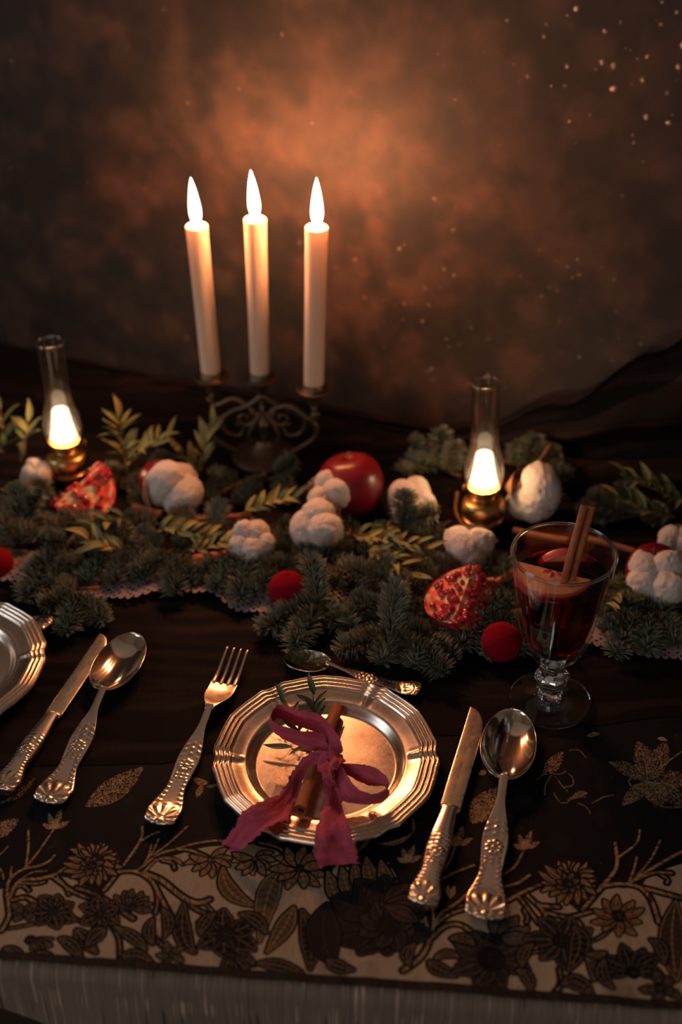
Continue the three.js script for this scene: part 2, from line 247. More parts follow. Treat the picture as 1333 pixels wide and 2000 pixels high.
// embroidered cloth: a black ground with a gold vine border on a beige band
const CU0 = -0.36, CUW = 0.70, CV1 = FRONT - 0.002, CVH = 0.35, PXM = 2048 / CUW, CW = 2048, CH = 1024;
const clothArt = canvas(CW, CH), clothRelief = canvas(CW, CH);
{
  const g = clothArt.getContext('2d'), b = clothRelief.getContext('2d');
  const P = (x, y) => { const [u, v] = toTable(at(x, y)); return [(u - CU0) * PXM, (v - (CV1 - CVH)) * CH / CVH]; };
  const SC = 0.00037 * PXM;                                          // design unit
  reseed(21);
  g.fillStyle = 'rgb(8,8,13)'; g.fillRect(0, 0, CW, CH); b.fillStyle = 'rgb(90,90,90)'; b.fillRect(0, 0, CW, CH);
  const path = (c, pts, close) => { // smooth path
    const q = pts.map(([x, y]) => P(x, y)), n = q.length, A = (i) => close ? q[(i + n) % n] : q[clamp(i, 0, n - 1)];
    c.beginPath(); c.moveTo(...q[0]);
    for (let i = 0; i < (close ? n : n - 1); i++) { const p0 = A(i - 1), p1 = A(i), p2 = A(i + 1), p3 = A(i + 2); c.bezierCurveTo(p1[0] + (p2[0] - p0[0]) / 6, p1[1] + (p2[1] - p0[1]) / 6, p2[0] - (p3[0] - p1[0]) / 6, p2[1] - (p3[1] - p1[1]) / 6, p2[0], p2[1]); }
  };
  const both = (f) => { f(g, 0); f(b, 1); };
  // the beige band under the vine, in three runs
  const runs = [[[-320, 1760], [-180, 1735], [-60, 1755], [20, 1735], [60, 1722], [110, 1716], [150, 1724], [200, 1752], [232, 1712], [280, 1712]], [[300, 1690], [345, 1673], [400, 1658], [450, 1655], [520, 1652], [560, 1665], [600, 1692], [640, 1712], [660, 1694]],
    [[700, 1700], [760, 1696], [790, 1745], [850, 1800], [900, 1772], [950, 1776], [1010, 1762], [1065, 1738], [1110, 1768], [1140, 1784]], [[1180, 1740], [1220, 1738], [1250, 1736], [1270, 1714], [1333, 1690], [1400, 1680], [1500, 1720], [1620, 1700], [1760, 1730], [1760, 2010], [-320, 2010]]];
  g.fillStyle = 'rgb(160,140,117)'; path(g, runs.flat(), true); g.fill();
  b.fillStyle = 'rgb(110,110,110)'; path(b, runs.flat(), true); b.fill();
  // weave: short threads over everything
  for (let i = 0; i < 26000; i++) { const x = rr(0, CW), y = rr(0, CH), k = rnd(); g.fillStyle = k < 0.5 ? `rgba(0,0,0,${rr(0.06, 0.20)})` : `rgba(190,150,120,${rr(0.02, 0.07)})`; g.fillRect(x, y, 1.2, rr(3, 26)); }
  const blot = fbm; for (let i = 0; i < 500; i++) { const x = rr(0, CW), y = rr(0, CH); g.fillStyle = `rgba(${blot(x / 90, y / 90) > 0.5 ? '30,22,18' : '150,120,95'},0.09)`; g.beginPath(); g.arc(x, y, rr(6, 34), 0, 7); g.fill(); }
  g.lineCap = b.lineCap = g.lineJoin = b.lineJoin = 'round';
  const BLACK = 'rgb(7,6,9)';
  function stitches(pts, w, tone) { // thread glints along a line
    const q = pts.map(([x, y]) => P(x, y)), c = new THREE.CatmullRomCurve3(q.map(([x, y]) => V(x, y, 0))), L = c.getLength();
    for (let d = 0; d < L; d += 2.1) { const p = c.getPointAt(d / L), t = c.getTangentAt(d / L), k = rnd(); g.strokeStyle = k < 0.3 ? 'rgba(24,16,11,0.7)' : `rgba(${tone[0] + 60 * k | 0},${tone[1] + 48 * k | 0},${tone[2] + 28 * k | 0},0.6)`; g.lineWidth = 1.1; g.beginPath(); const nx = -t.y, ny = t.x, s = w * 0.5; g.moveTo(p.x - nx * s - t.x * s, p.y - ny * s - t.y * s); g.lineTo(p.x + nx * s + t.x * s, p.y + ny * s + t.y * s); g.stroke(); }
  }
  const GOLD = [162, 124, 87], DIM = [122, 98, 73];
  let vines = [], pass = 0;                                         // pass 1 sews the vines, pass 2 the leaves and blossoms over them
  function vine(pts, w = 6, tone = GOLD, rim = 11) { if (pass !== 2) vines.push([pts, w, tone, rim]); }
  function sew() { // dark outlines first, so that branches join; then the gold
    for (const [pts, w, , rim] of vines) if (rim) both((c, k) => { path(c, pts); c.strokeStyle = k ? 'rgb(40,40,40)' : BLACK; c.lineWidth = (w + rim) * SC; c.stroke(); });
    for (const [pts, w, tone] of vines) { both((c, k) => { path(c, pts); c.strokeStyle = k ? 'rgb(230,230,230)' : `rgb(${tone.map((x) => x * 0.74 | 0)})`; c.lineWidth = w * SC; c.stroke(); }); stitches(pts, w * SC, tone); }
    vines = [];
  }
  // a leaf along a middle line given by three points; fill tone or null for black with gold edge
  function leafOutline(a, m, z, w) {
    const pts = [], c = new THREE.QuadraticBezierCurve(new THREE.Vector2(...a), new THREE.Vector2(2 * m[0] - (a[0] + z[0]) / 2, 2 * m[1] - (a[1] + z[1]) / 2), new THREE.Vector2(...z));
    const side = (s) => { for (let i = 0; i <= 12; i++) { const t = s > 0 ? i / 12 : 1 - i / 12, p = c.getPoint(t), d = c.getTangent(t), r = s * w / 2 * Math.sin(Math.PI * Math.min(1, t * 0.94 + 0.03)) * (1 + 0.12 * Math.sin(t * 38)); pts.push([p.x - d.y * r, p.y + d.x * r * 0.8]); } };
    side(1); side(-1); return { pts, c };
  }
  function leaf(a, m, z, w, { fill = null, tone = GOLD, ribs = 6, rim = 9, line = 2.6 } = {}) {
    if (pass === 1) return;
    const { pts, c } = leafOutline(a, m, z, w);
    both((x, k) => { path(x, pts, true); x.fillStyle = k ? (fill ? 'rgb(190,190,190)' : 'rgb(70,70,70)') : fill ? `rgb(${fill})` : BLACK; x.strokeStyle = k ? 'rgb(50,50,50)' : BLACK; x.lineWidth = (line + rim) * SC; x.stroke(); x.fill(); });
    both((x, k) => { path(x, pts, true); x.strokeStyle = k ? 'rgb(215,215,215)' : `rgb(${tone.map((q) => q * 0.85 | 0)})`; x.lineWidth = line * SC; x.stroke(); });
    const ax = []; for (let i = 0; i <= 4; i++) { const p = c.getPoint(0.06 + 0.86 * i / 4); ax.push([p.x, p.y]); }
    both((x, k) => { path(x, ax); x.strokeStyle = k ? 'rgb(200,200,200)' : `rgb(${tone})`; x.lineWidth = 2 * SC; x.stroke(); });
    for (let i = 1; i <= ribs; i++) for (const s of [1, -1]) { const t = i / (ribs + 1), p = c.getPoint(t), d = c.getTangent(Math.min(1, t)), r = w * 0.42 * Math.sin(Math.PI * t); both((x, k) => { path(x, [[p.x, p.y], [p.x + d.x * r * 0.5 - d.y * r * s, p.y + d.y * r * 0.5 + d.x * r * s * 0.8]]); x.strokeStyle = k ? 'rgb(160,160,160)' : fill ? 'rgba(20,14,12,0.75)' : `rgba(${tone},0.75)`; x.lineWidth = 1.7 * SC; x.stroke(); }); }
  }
  // pieces of open stipple, as the motifs sewn on the black net
  function stipple(a, m, z, w, tone = GOLD, n = 420) {
    if (pass === 1) return;
    const { pts, c } = leafOutline(a, m, z, w);
    both((x) => { x.save(); path(x, pts, true); x.clip(); });
    for (let i = 0; i < n * 2.6; i++) { const t = rnd(), p = c.getPoint(t), d = c.getTangent(t), r = rr(-0.5, 0.5) * w, q = P(p.x - d.y * r, p.y + d.x * r); const k = rnd(); g.strokeStyle = `rgba(${tone[0] + 50 * k | 0},${tone[1] + 40 * k | 0},${tone[2] + 30 * k | 0},${0.35 + 0.5 * k})`; g.lineWidth = 1.5; g.beginPath(); g.moveTo(...q); g.lineTo(q[0] + rr(-3, 3), q[1] + rr(1, 4)); g.stroke(); b.fillStyle = 'rgba(220,220,220,0.5)'; b.fillRect(q[0], q[1], 2, 3); }
    both((x) => x.restore());
    const ax = []; for (let i = 0; i <= 4; i++) { const p = c.getPoint(i / 4 * 0.97); ax.push([p.x, p.y]); }
    g.globalAlpha = 0.85; const kept = vines, was = pass; vines = []; pass = 0; vine(ax, 2.4, tone, 0); sew(); vines = kept; pass = was; g.globalAlpha = 1;
    for (let i = 1; i < 6; i++) for (const s of [1, -1]) { const t = i / 6.5, p = c.getPoint(t), d = c.getTangent(t), r = w * 0.4 * Math.sin(Math.PI * t); path(g, [[p.x, p.y], [p.x + d.x * r - d.y * r * s * 0.8, p.y + d.y * r + d.x * r * s * 0.8]]); g.strokeStyle = `rgba(${tone},0.8)`; g.lineWidth = 1.5 * SC; g.stroke(); }
  }
  // a flower of n petals round a heart
  function flower(x, y, r, n, { from = 0, to = Math.PI * 2, fill = null, tone = GOLD, w = 0.5, heart = 0.25, ribs = 2, inner = 0.12 } = {}) {
    if (pass === 1) return;
    for (let i = 0; i < n; i++) { const a = from + (to - from) * (i + 0.5) / n + rr(-0.06, 0.06), R = r * rr(0.86, 1.1), dx = Math.cos(a), dy = Math.sin(a) * 0.8, bend = rr(-0.1, 0.1) * R; leaf([x + dx * r * inner, y + dy * r * inner], [x + dx * R * 0.55 - dy * bend, y + dy * R * 0.55 + dx * bend], [x + dx * R, y + dy * R], r * w, { fill, tone, ribs, rim: 7, line: 2.2 }); }
    both((c, k) => { const q = P(x, y); c.fillStyle = k ? 'rgb(120,120,120)' : BLACK; c.beginPath(); c.ellipse(q[0], q[1], r * heart * SC, r * heart * SC, 0, 0, 7); c.fill(); });
    for (let i = 0; i < 26; i++) { const a = rr(0, 7), q = P(x + Math.cos(a) * r * heart * rnd(), y + Math.sin(a) * r * heart * rnd() * 0.8); g.fillStyle = `rgba(${tone},0.5)`; g.fillRect(q[0], q[1], 2, 2); }
  }
  function chrysanthemum(x, y, r) { // curling layered petals
    flower(x, y + r * 0.1, r, 17, { fill: [88, 64, 42], w: 0.26, ribs: 0, heart: 0.3, inner: 0.3 });
    flower(x + r * 0.16, y - r * 0.06, r * 0.72, 11, { fill: [104, 74, 48], w: 0.25, ribs: 0, heart: 0.34, inner: 0.4, from: -2.6, to: 0.7 });
    flower(x - r * 0.05, y + r * 0.16, r * 0.42, 8, { fill: [34, 26, 24], w: 0.4, ribs: 0, heart: 0.5, tone: DIM });
  }
  function bud(x, y, s) { for (const [dx, dy, w] of [[-0.62, -0.28, 0.34], [-0.30, -0.85, 0.36], [0.40, -1.05, 0.40], [0.85, -0.42, 0.36], [0.1, -0.55, 0.4]]) stipple([x, y], [x + dx * s * 0.5, y + dy * s * 0.5], [x + dx * s, y + dy * s], w * s, GOLD, 60); }
  const border = () => {
  // left half of the border
  vine([[5, 1824], [19, 1796], [18, 1773], [15, 1750], [18, 1725], [31, 1710], [51, 1699], [77, 1694], [97, 1684], [107, 1673]]);
  vine([[51, 1697], [77, 1664], [105, 1623]], 5); vine([[56, 1624], [56, 1660], [51, 1697]], 5); bud(106, 1622, 36);
  vine([[20, 1758], [38, 1725], [77, 1720], [110, 1710], [133, 1694]], 7); vine([[38, 1724], [62, 1708], [92, 1704]], 4); vine([[40, 1728], [70, 1730], [88, 1726]], 4);
  vine([[102, 1715], [143, 1745], [173, 1758]], 4); vine([[112, 1716], [130, 1738], [136, 1752]], 3); vine([[25, 1763], [50, 1758], [71, 1768]], 6); vine([[24, 1742], [44, 1734], [58, 1744]], 4);
  vine([[-30, 1690], [0, 1672], [16, 1656]], 5); vine([[8, 1720], [4, 1705], [-4, 1696]], 4); vine([[22, 1720], [22, 1706], [24, 1696]], 4);
  flower(105, 1785, 46, 7, { tone: DIM, w: 0.62 }); flower(60, 1842, 44, 4, { tone: DIM, w: 0.34, from: -0.3, to: 1.5 }); flower(50, 1790, 30, 4, { tone: DIM, w: 0.5 });
  chrysanthemum(182, 1685, 54);
  vine([[150, 1738], [190, 1752], [235, 1782], [262, 1800]], 6, DIM); flower(258, 1778, 42, 9, { tone: DIM, w: 0.36, from: -3.4, to: 0.4 }); flower(196, 1792, 44, 6, { tone: DIM, w: 0.6 });
  vine([[205, 1792], [232, 1836], [236, 1880]], 4, DIM); leaf([236, 1882], [265, 1874], [298, 1888], 24, { tone: DIM }); leaf([236, 1880], [230, 1892], [226, 1900], 10, { tone: DIM }); leaf([225, 1815], [262, 1838], [285, 1862], 20, { tone: DIM }); leaf([150, 1822], [165, 1840], [190, 1868], 26, { tone: DIM }); leaf([170, 1852], [190, 1832], [206, 1822], 26, { tone: DIM });
  vine([[204, 1743], [235, 1702], [275, 1643], [278, 1618]], 6); vine([[275, 1646], [295, 1634], [311, 1628]], 5);
  vine([[230, 1707], [255, 1704], [278, 1710], [298, 1725], [311, 1750], [334, 1794]], 6); vine([[306, 1738], [308, 1766], [304, 1788]], 4);
  vine([[262, 1705], [280, 1695], [307, 1673], [347, 1660], [388, 1649], [431, 1645], [450, 1656]], 5); vine([[285, 1686], [300, 1664], [310, 1642]], 4); vine([[300, 1672], [330, 1650], [366, 1617]], 5); vine([[282, 1690], [292, 1670], [296, 1652]], 4);
  vine([[320, 1666], [350, 1662], [374, 1664], [404, 1677]], 5); vine([[285, 1703], [307, 1682], [339, 1680], [358, 1692]], 6, GOLD, 5); vine([[318, 1684], [336, 1688], [342, 1700]], 4);
  vine([[280, 1707], [315, 1722], [361, 1758], [388, 1768], [410, 1761]], 8); vine([[352, 1752], [380, 1778], [404, 1790]], 5, DIM);
  flower(410, 1682, 44, 9, { fill: [112, 82, 56], w: 0.30, ribs: 1, heart: 0.12, from: -0.9, to: 3.7 }); flower(496, 1680, 44, 9, { fill: [112, 82, 56], w: 0.32, ribs: 1, heart: 0.12, from: -0.6, to: 3.7 });
  leaf([436, 1698], [450, 1744], [498, 1772], 30, { fill: [84, 64, 46], ribs: 7 });
  leaf([361, 1770], [358, 1830], [382, 1866], 30, { tone: DIM, ribs: 7 });
  flower(440, 1830, 64, 6, { tone: DIM, w: 0.60, heart: 0.3 }); flower(452, 1870, 50, 4, { tone: DIM, w: 0.4, from: 0.2, to: 2.2 }); leaf([504, 1886], [545, 1892], [590, 1906], 24, { tone: DIM, ribs: 7 }); flower(335, 1872, 30, 5, { tone: DIM, w: 0.42 }); vine([[292, 1828], [315, 1850], [335, 1872]], 5, DIM);
  leaf([548, 1706], [524, 1752], [508, 1842], 42, { fill: [92, 72, 52], ribs: 9, rim: 6 }); leaf([574, 1776], [556, 1815], [522, 1864], 32, { fill: [80, 64, 48], ribs: 8 }); leaf([590, 1782], [606, 1840], [606, 1898], 34, { tone: DIM, ribs: 8 });
  flower(585, 1700, 54, 11, { fill: [122, 84, 50], w: 0.34, ribs: 2, heart: 0.2 }); vine([[506, 1650], [545, 1660], [566, 1682]], 5); vine([[520, 1651], [560, 1645], [585, 1636]], 3, DIM, 3);
  for (const [x, y, a] of [[640, 1722, 0.5], [668, 1714, 0.2], [692, 1704, 0], [716, 1694, -0.1], [744, 1700, 0.25]]) leaf([x + 20, y + 44], [x + 8 + 8 * a, y + 20], [x, y - 16], 26, { fill: [98, 74, 50], ribs: 5 });
  vine([[660, 1760], [700, 1724], [760, 1688]], 4, DIM, 4);
  // the great dark blossom beside the knife
  flower(738, 1800, 104, 11, { fill: [24, 22, 27], tone: [58, 50, 48], w: 0.66, heart: 0.34, ribs: 4 }); flower(758, 1812, 62, 8, { fill: [30, 28, 33], tone: [70, 60, 56], w: 0.62, heart: 0.4 }); leaf([640, 1770], [632, 1830], [652, 1890], 62, { fill: [20, 18, 22], tone: [52, 46, 46] });
  flower(745, 1770, 80, 4, { fill: [52, 36, 32], tone: [96, 66, 48], w: 0.42, heart: 0.1, from: -0.9, to: 0.7 });
  // right half
  vine([[787, 1902], [819, 1878], [838, 1843], [833, 1811], [825, 1784]], 7); vine([[838, 1843], [846, 1812], [846, 1785]], 5); vine([[838, 1843], [857, 1794], [898, 1762], [925, 1732], [930, 1722]], 6); vine([[843, 1838], [870, 1814], [898, 1811], [920, 1826], [925, 1840]], 6);
  vine([[850, 1812], [878, 1790], [918, 1776]], 5); vine([[826, 1806], [806, 1792], [792, 1786]], 5); vine([[772, 1722], [785, 1742], [792, 1762]], 4);
  vine([[858, 1724], [886, 1708], [926, 1692]], 5); vine([[866, 1705], [880, 1682], [889, 1657]], 5); bud(890, 1656, 40); stipple([880, 1758], [884, 1746], [888, 1732], 10); stipple([880, 1758], [876, 1744], [876, 1732], 8);
  flower(890, 1846, 40, 5, { tone: DIM, w: 0.36, from: -0.9, to: 0.5 }); leaf([850, 1880], [872, 1870], [895, 1876], 16, { tone: DIM }); leaf([838, 1884], [856, 1900], [890, 1914], 26, { tone: DIM });
  vine([[984, 1712], [1006, 1694], [1023, 1663]], 5); bud(1024, 1662, 36); vine([[984, 1734], [1010, 1728], [1034, 1712]], 6); vine([[981, 1768], [1020, 1746], [1062, 1727]], 7);
  vine([[1030, 1752], [1050, 1770], [1073, 1774], [1091, 1775]], 6); vine([[1013, 1755], [1032, 1780], [1052, 1808]], 5); vine([[1037, 1759], [1062, 1785], [1073, 1818]], 6); vine([[1024, 1782], [1030, 1796], [1028, 1806]], 4); vine([[1069, 1787], [1108, 1795], [1155, 1784]], 5); vine([[1090, 1792], [1130, 1806], [1146, 1850]], 5, DIM);
  chrysanthemum(1112, 1720, 58);
  vine([[1137, 1780], [1179, 1730], [1204, 1695], [1201, 1649]], 7); vine([[1208, 1677], [1243, 1649], [1249, 1624]], 5); vine([[1172, 1734], [1215, 1729], [1250, 1737], [1272, 1762], [1286, 1805]], 7);
  vine([[1229, 1727], [1268, 1702], [1333, 1666], [1380, 1650]], 6); vine([[1240, 1722], [1275, 1708], [1312, 1708]], 5); vine([[1250, 1736], [1290, 1746], [1340, 1760]], 7); vine([[1229, 1723], [1238, 1700], [1243, 1677]], 5); vine([[1245, 1712], [1270, 1682], [1289, 1645]], 5); vine([[1290, 1712], [1304, 1720], [1302, 1728]], 4);
  flower(1208, 1793, 52, 10, { fill: [92, 62, 42], w: 0.32, ribs: 1, heart: 0.28 });
  flower(1236, 1905, 66, 6, { tone: [92, 84, 74], w: 0.44, from: -3.5, to: 0.4, heart: 0.2, ribs: 4 }); flower(1290, 1935, 44, 5, { tone: DIM, w: 0.4 });
  flower(959, 1878, 80, 8, { fill: [36, 32, 34], tone: [92, 78, 66], w: 0.56, heart: 0.34, ribs: 2 }); flower(968, 1840, 66, 4, { fill: [70, 62, 56], tone: [104, 88, 72], w: 0.44, heart: 0.2, from: -1.7, to: 0.3, ribs: 1 });
  flower(1096, 1842, 70, 7, { fill: [26, 23, 25], tone: DIM, w: 0.5, heart: 0.26 }); leaf([1120, 1815], [1132, 1850], [1110, 1900], 34, { tone: DIM }); leaf([1145, 1870], [1165, 1872], [1182, 1866], 14, { tone: DIM }); leaf([1144, 1876], [1160, 1900], [1158, 1922], 18, { tone: DIM });
  vine([[1092, 1900], [1094, 1930], [1072, 1958]], 5, DIM); leaf([1098, 1930], [1125, 1924], [1156, 1950], 30, { tone: DIM });
  leaf([1320, 1764], [1312, 1840], [1322, 1920], 48, { fill: [58, 46, 36], ribs: 11, rim: 7 });
  chrysanthemum(1440, 1700, 56); flower(1410, 1800, 60, 7, { tone: DIM, w: 0.5 }); flower(1500, 1840, 64, 8, { fill: [36, 32, 34], tone: DIM, w: 0.5 }); flower(1420, 1900, 48, 6, { tone: DIM, w: 0.5 }); vine([[1380, 1960], [1440, 1860], [1470, 1760], [1530, 1700]], 7);
  chrysanthemum(-90, 1700, 52); flower(-70, 1810, 60, 7, { tone: DIM, w: 0.5 }); flower(-170, 1830, 56, 7, { tone: DIM, w: 0.5 }); flower(-20, 1890, 40, 6, { tone: DIM, w: 0.5 }); vine([[-30, 1960], [-110, 1850], [-140, 1760], [-200, 1690]], 7);
  // more dark foliage filling the band
  for (const [a, m, z, w] of [[[118, 1840], [140, 1852], [160, 1880], 22], [[300, 1800], [292, 1825], [300, 1850], 18], [[318, 1780], [330, 1806], [322, 1836], 18], [[420, 1790], [400, 1806], [392, 1830], 20], [[470, 1790], [500, 1800], [520, 1826], 22], [[640, 1880], [660, 1894], [690, 1900], 24], [[810, 1850], [795, 1868], [800, 1890], 20], [[880, 1840], [905, 1838], [925, 1850], 18], [[1010, 1900], [1030, 1915], [1036, 1940], 20], [[1040, 1850], [1022, 1868], [1020, 1892], 20], [[1180, 1880], [1176, 1910], [1196, 1936], 22], [[1270, 1840], [1290, 1856], [1296, 1886], 20], [[10, 1860], [30, 1866], [48, 1884], 18], [[74, 1868], [94, 1876], [106, 1892], 16]]) leaf(a, m, z, w, { tone: DIM, ribs: 4 });
  for (const p of [[[20, 1820], [60, 1812], [96, 1800]], [[150, 1800], [176, 1812], [196, 1800]], [[400, 1768], [420, 1790], [440, 1822]], [[452, 1868], [480, 1890], [506, 1888]], [[900, 1862], [930, 1858], [950, 1870]], [[1000, 1876], [1040, 1866], [1090, 1850]], [[1150, 1846], [1180, 1830], [1206, 1800]]]) vine(p, 4, DIM, 8);
  };
  pass = 1; border(); sew(); pass = 2; border(); pass = 0;
  // scattered motifs higher up
  stipple([168, 1577], [222, 1546], [280, 1501], 52, GOLD, 900); stipple([-20, 1640], [6, 1622], [38, 1602], 34, GOLD, 300); stipple([0, 1572], [40, 1552], [70, 1520], 16, DIM, 120);
  stipple([922, 1610], [948, 1578], [986, 1540], 60, GOLD, 900); stipple([1062, 1516], [1080, 1496], [1100, 1470], 30, GOLD, 240);
  for (const p of [[[1050, 1525], [1066, 1512]], [[1078, 1514], [1096, 1514], [1105, 1509]], [[1076, 1518], [1066, 1536], [1064, 1556]], [[1085, 1520], [1100, 1540], [1108, 1548]], [[1100, 1541], [1118, 1536], [1118, 1522], [1110, 1514]], [[1112, 1468], [1130, 1468], [1144, 1482]], [[1128, 1572], [1140, 1576], [1150, 1586], [1152, 1592]], [[1156, 1572], [1178, 1560], [1198, 1556]], [[1082, 1552], [1094, 1570], [1108, 1570]]]) vine(p, 3.6, DIM, 0);
  stipple([1118, 1560], [1132, 1554], [1148, 1552], 16, DIM, 80); stipple([1146, 1442], [1158, 1438], [1172, 1436], 12, DIM, 70); stipple([936, 1516], [942, 1512], [950, 1510], 14, GOLD, 60); stipple([1284, 1446], [1292, 1446], [1304, 1450], 10, GOLD, 50);
  for (const [x, y, w] of [[1190, 1492, 34], [1244, 1450, 40], [1300, 1452, 40], [1345, 1530, 50], [1290, 1580, 46], [1215, 1576, 34], [1340, 1580, 40]]) stipple([1264, 1532], [(1264 + x) / 2 + 4, (1532 + y) / 2 - 4], [x, y], w, DIM, 330);
  for (const p of [[[1262, 1532], [1225, 1512], [1190, 1492]], [[1264, 1530], [1250, 1500], [1242, 1476], [1250, 1460]], [[1264, 1530], [1292, 1500], [1333, 1470]], [[1290, 1502], [1290, 1488], [1284, 1480]], [[1266, 1534], [1300, 1536], [1350, 1534]], [[1270, 1536], [1286, 1560], [1292, 1578], [1330, 1580]], [[1236, 1516], [1228, 1530], [1234, 1540]]]) vine(p, 4, DIM, 0);
  stipple([374, 1522], [392, 1530], [408, 1532], 16, GOLD, 130); stipple([385, 1560], [390, 1548], [398, 1534], 14, GOLD, 80); stipple([402, 1540], [415, 1538], [432, 1536], 8, DIM, 60); stipple([741, 1651], [775, 1648], [806, 1630], 12, GOLD, 150); stipple([806, 1630], [808, 1615], [805, 1600], 7, DIM, 60); stipple([700, 1668], [712, 1652], [725, 1638], 10, GOLD, 80); bud(796, 1688, 34); stipple([1108, 1570], [1120, 1560], [1146, 1560], 10, DIM, 60); stipple([350, 1510], [356, 1514], [352, 1524], 6, GOLD, 40);
  sew();
  // glitter
  for (let i = 0; i < 260; i++) { const x = rr(0, CW), y = rr(0, CH); g.fillStyle = `rgba(${170 + rr(0, 60) | 0},${110 + rr(0, 60) | 0},80,${rr(0.3, 0.8)})`; g.fillRect(x, y, rr(1.5, 2.5), rr(1.5, 2.5)); }
  // the overlocked seam along the front edge
  for (const c of [g, b]) { c.fillStyle = c === g ? 'rgb(16,13,13)' : 'rgb(60,60,60)'; c.fillRect(0, CH - 20, CW, 20); }
  for (let x = 0; x < CW; x += 7) { g.strokeStyle = `rgba(${70 + rr(0, 60) | 0},${58 + rr(0, 40) | 0},${46 + rr(0, 30) | 0},0.8)`; g.lineWidth = 2; g.beginPath(); g.moveTo(x, CH - 18); g.lineTo(x + 5, CH - 2); g.stroke(); b.strokeStyle = 'rgb(200,200,200)'; b.lineWidth = 3; b.beginPath(); b.moveTo(x, CH - 18); b.lineTo(x + 5, CH - 2); b.stroke(); }
}
const clothMap = new THREE.CanvasTexture(clothArt); clothMap.colorSpace = THREE.SRGBColorSpace;
const clothBump = new THREE.CanvasTexture(clothRelief);
for (const t of [clothMap, clothBump]) { t.wrapS = THREE.MirroredRepeatWrapping; t.wrapT = THREE.ClampToEdgeWrapping; t.wrapT = THREE.MirroredRepeatWrapping; }
const embroidery = phys({ map: clothMap, bumpMap: clothBump, bumpScale: 0.0010, roughness: 0.7, specularIntensity: 0.3 });
const pucker = (u, v) => { const e = smoothstep(v, CV1 - 0.10, CV1); return 0.0022 * e * (noise(u * 46, v * 14, 2) + 0.6 * noise(u * 110, v * 30, 5)) + 0.0008 * noise(u * 14, v * 14, 7); };
{
  const gm = sheet(300, 130, (a, b) => { const u = lerp(SIDE0 + 0.02, SIDE1 - 0.02, a), v = lerp(CV1 - 0.40, CV1, b), p = onTable(u, v, 0.0016 + pucker(u, v)); return [p.x, p.y, p.z, (u - CU0) / CUW, 1 - (v - (CV1 - CVH)) / CVH]; });
  tag(part(numbered('embroidered_tablecloth'), gm, embroidery), 'black tablecloth with a gold embroidered vine border and beige band', 'tablecloth');
}

// black sheer cloth: covers the back of the table, runs up the wall in folds at the right
const tulleTex = picture(512, 512, (x, y) => { const n = fbm(x * 3, y * 26, 4, 4), rib = 0.5 + 0.5 * Math.sin(x * 512 * 0.8), k = 0.055 + 0.085 * smoothstep(n, 0.45, 0.72); return [k * 0.98 + 0.012 * rib, k * 0.66 + 0.008 * rib, k * 0.64 + 0.008 * rib]; });
tulleTex.repeat.set(2, 2);
const tulle = phys({ map: tulleTex, bumpMap: tulleTex, bumpScale: 0.0006, roughness: 0.8, sheen: 0.12, sheenColor: lin(0.30, 0.15, 0.10), sheenRoughness: 0.45, specularIntensity: 0.2 });
const edgePts = [[-200, 1510], [0, 1502], [150, 1498], [300, 1496], [430, 1474], [640, 1462], [860, 1440], [1000, 1436], [1100, 1424], [1333, 1404], [1500, 1400]].map(([x, y]) => toTable(at(x, y)));
const along = (pts, u) => { for (let i = 1; i < pts.length; i++) if (u < pts[i][0] || i === pts.length - 1) { const t = clamp((u - pts[i - 1][0]) / (pts[i][0] - pts[i - 1][0]), 0, 1); return lerp(pts[i - 1][1], pts[i][1], t * t * (3 - 2 * t)); } };
{
  const rise = [[-0.9, 0.004], [-0.3, 0.004], [-0.16, 0.012], [-0.06, 0.014], [0.06, 0.016], [0.12, 0.034], [0.20, 0.090], [0.28, 0.165], [0.38, 0.250], [0.50, 0.31]];
  const gm = sheet(260, 200, (a, b) => {
    const u = lerp(SIDE0 + 0.01, SIDE1 - 0.005, a), v0 = along(edgePts, u), vw = wallV(u) + 0.006, h1 = along(rise, u), flat = v0 - vw - 0.02, total = flat + h1 + 0.02;
    const s = b * total, t = s - flat;
    let v, h;
    if (t <= 0) { v = v0 - s; const d = smoothstep(s, 0, 0.5); h = 0.0021 + pucker(u, v) + 0.0022 * smoothstep(s, 0.0, 0.05) * (0.5 + 0.5 * Math.sin(v * 330 + 5 * noise(u * 5, v * 9))) * noise(u * 7, v * 26, 3) + 0.006 * d * noise(u * 8, v * 20, 1) * (0.3 + 0.7 * d); }
    else { const k = t / (h1 + 0.02), e = smoothstep(k, 0, 0.25); v = vw + 0.02 * (1 - e); h = 0.006 + k * h1; const fold = Math.pow(Math.sin(k * 13 - u * 9 + 5 * noise(u * 5, k * 2.5, 4)) * 0.5 + 0.5, 1.5); v += 0.002 + (0.008 + 0.03 * smoothstep(u, 0.1, 0.4)) * fold * e; }
    const p = onTable(u, v, h); return [p.x, p.y, p.z, u * 1.2, s * 1.2];
  });
  tag(part(numbered('sheer_black_cloth'), gm, tulle), 'creased sheer black cloth under the garland, rising in folds against the back wall', 'cloth');
}
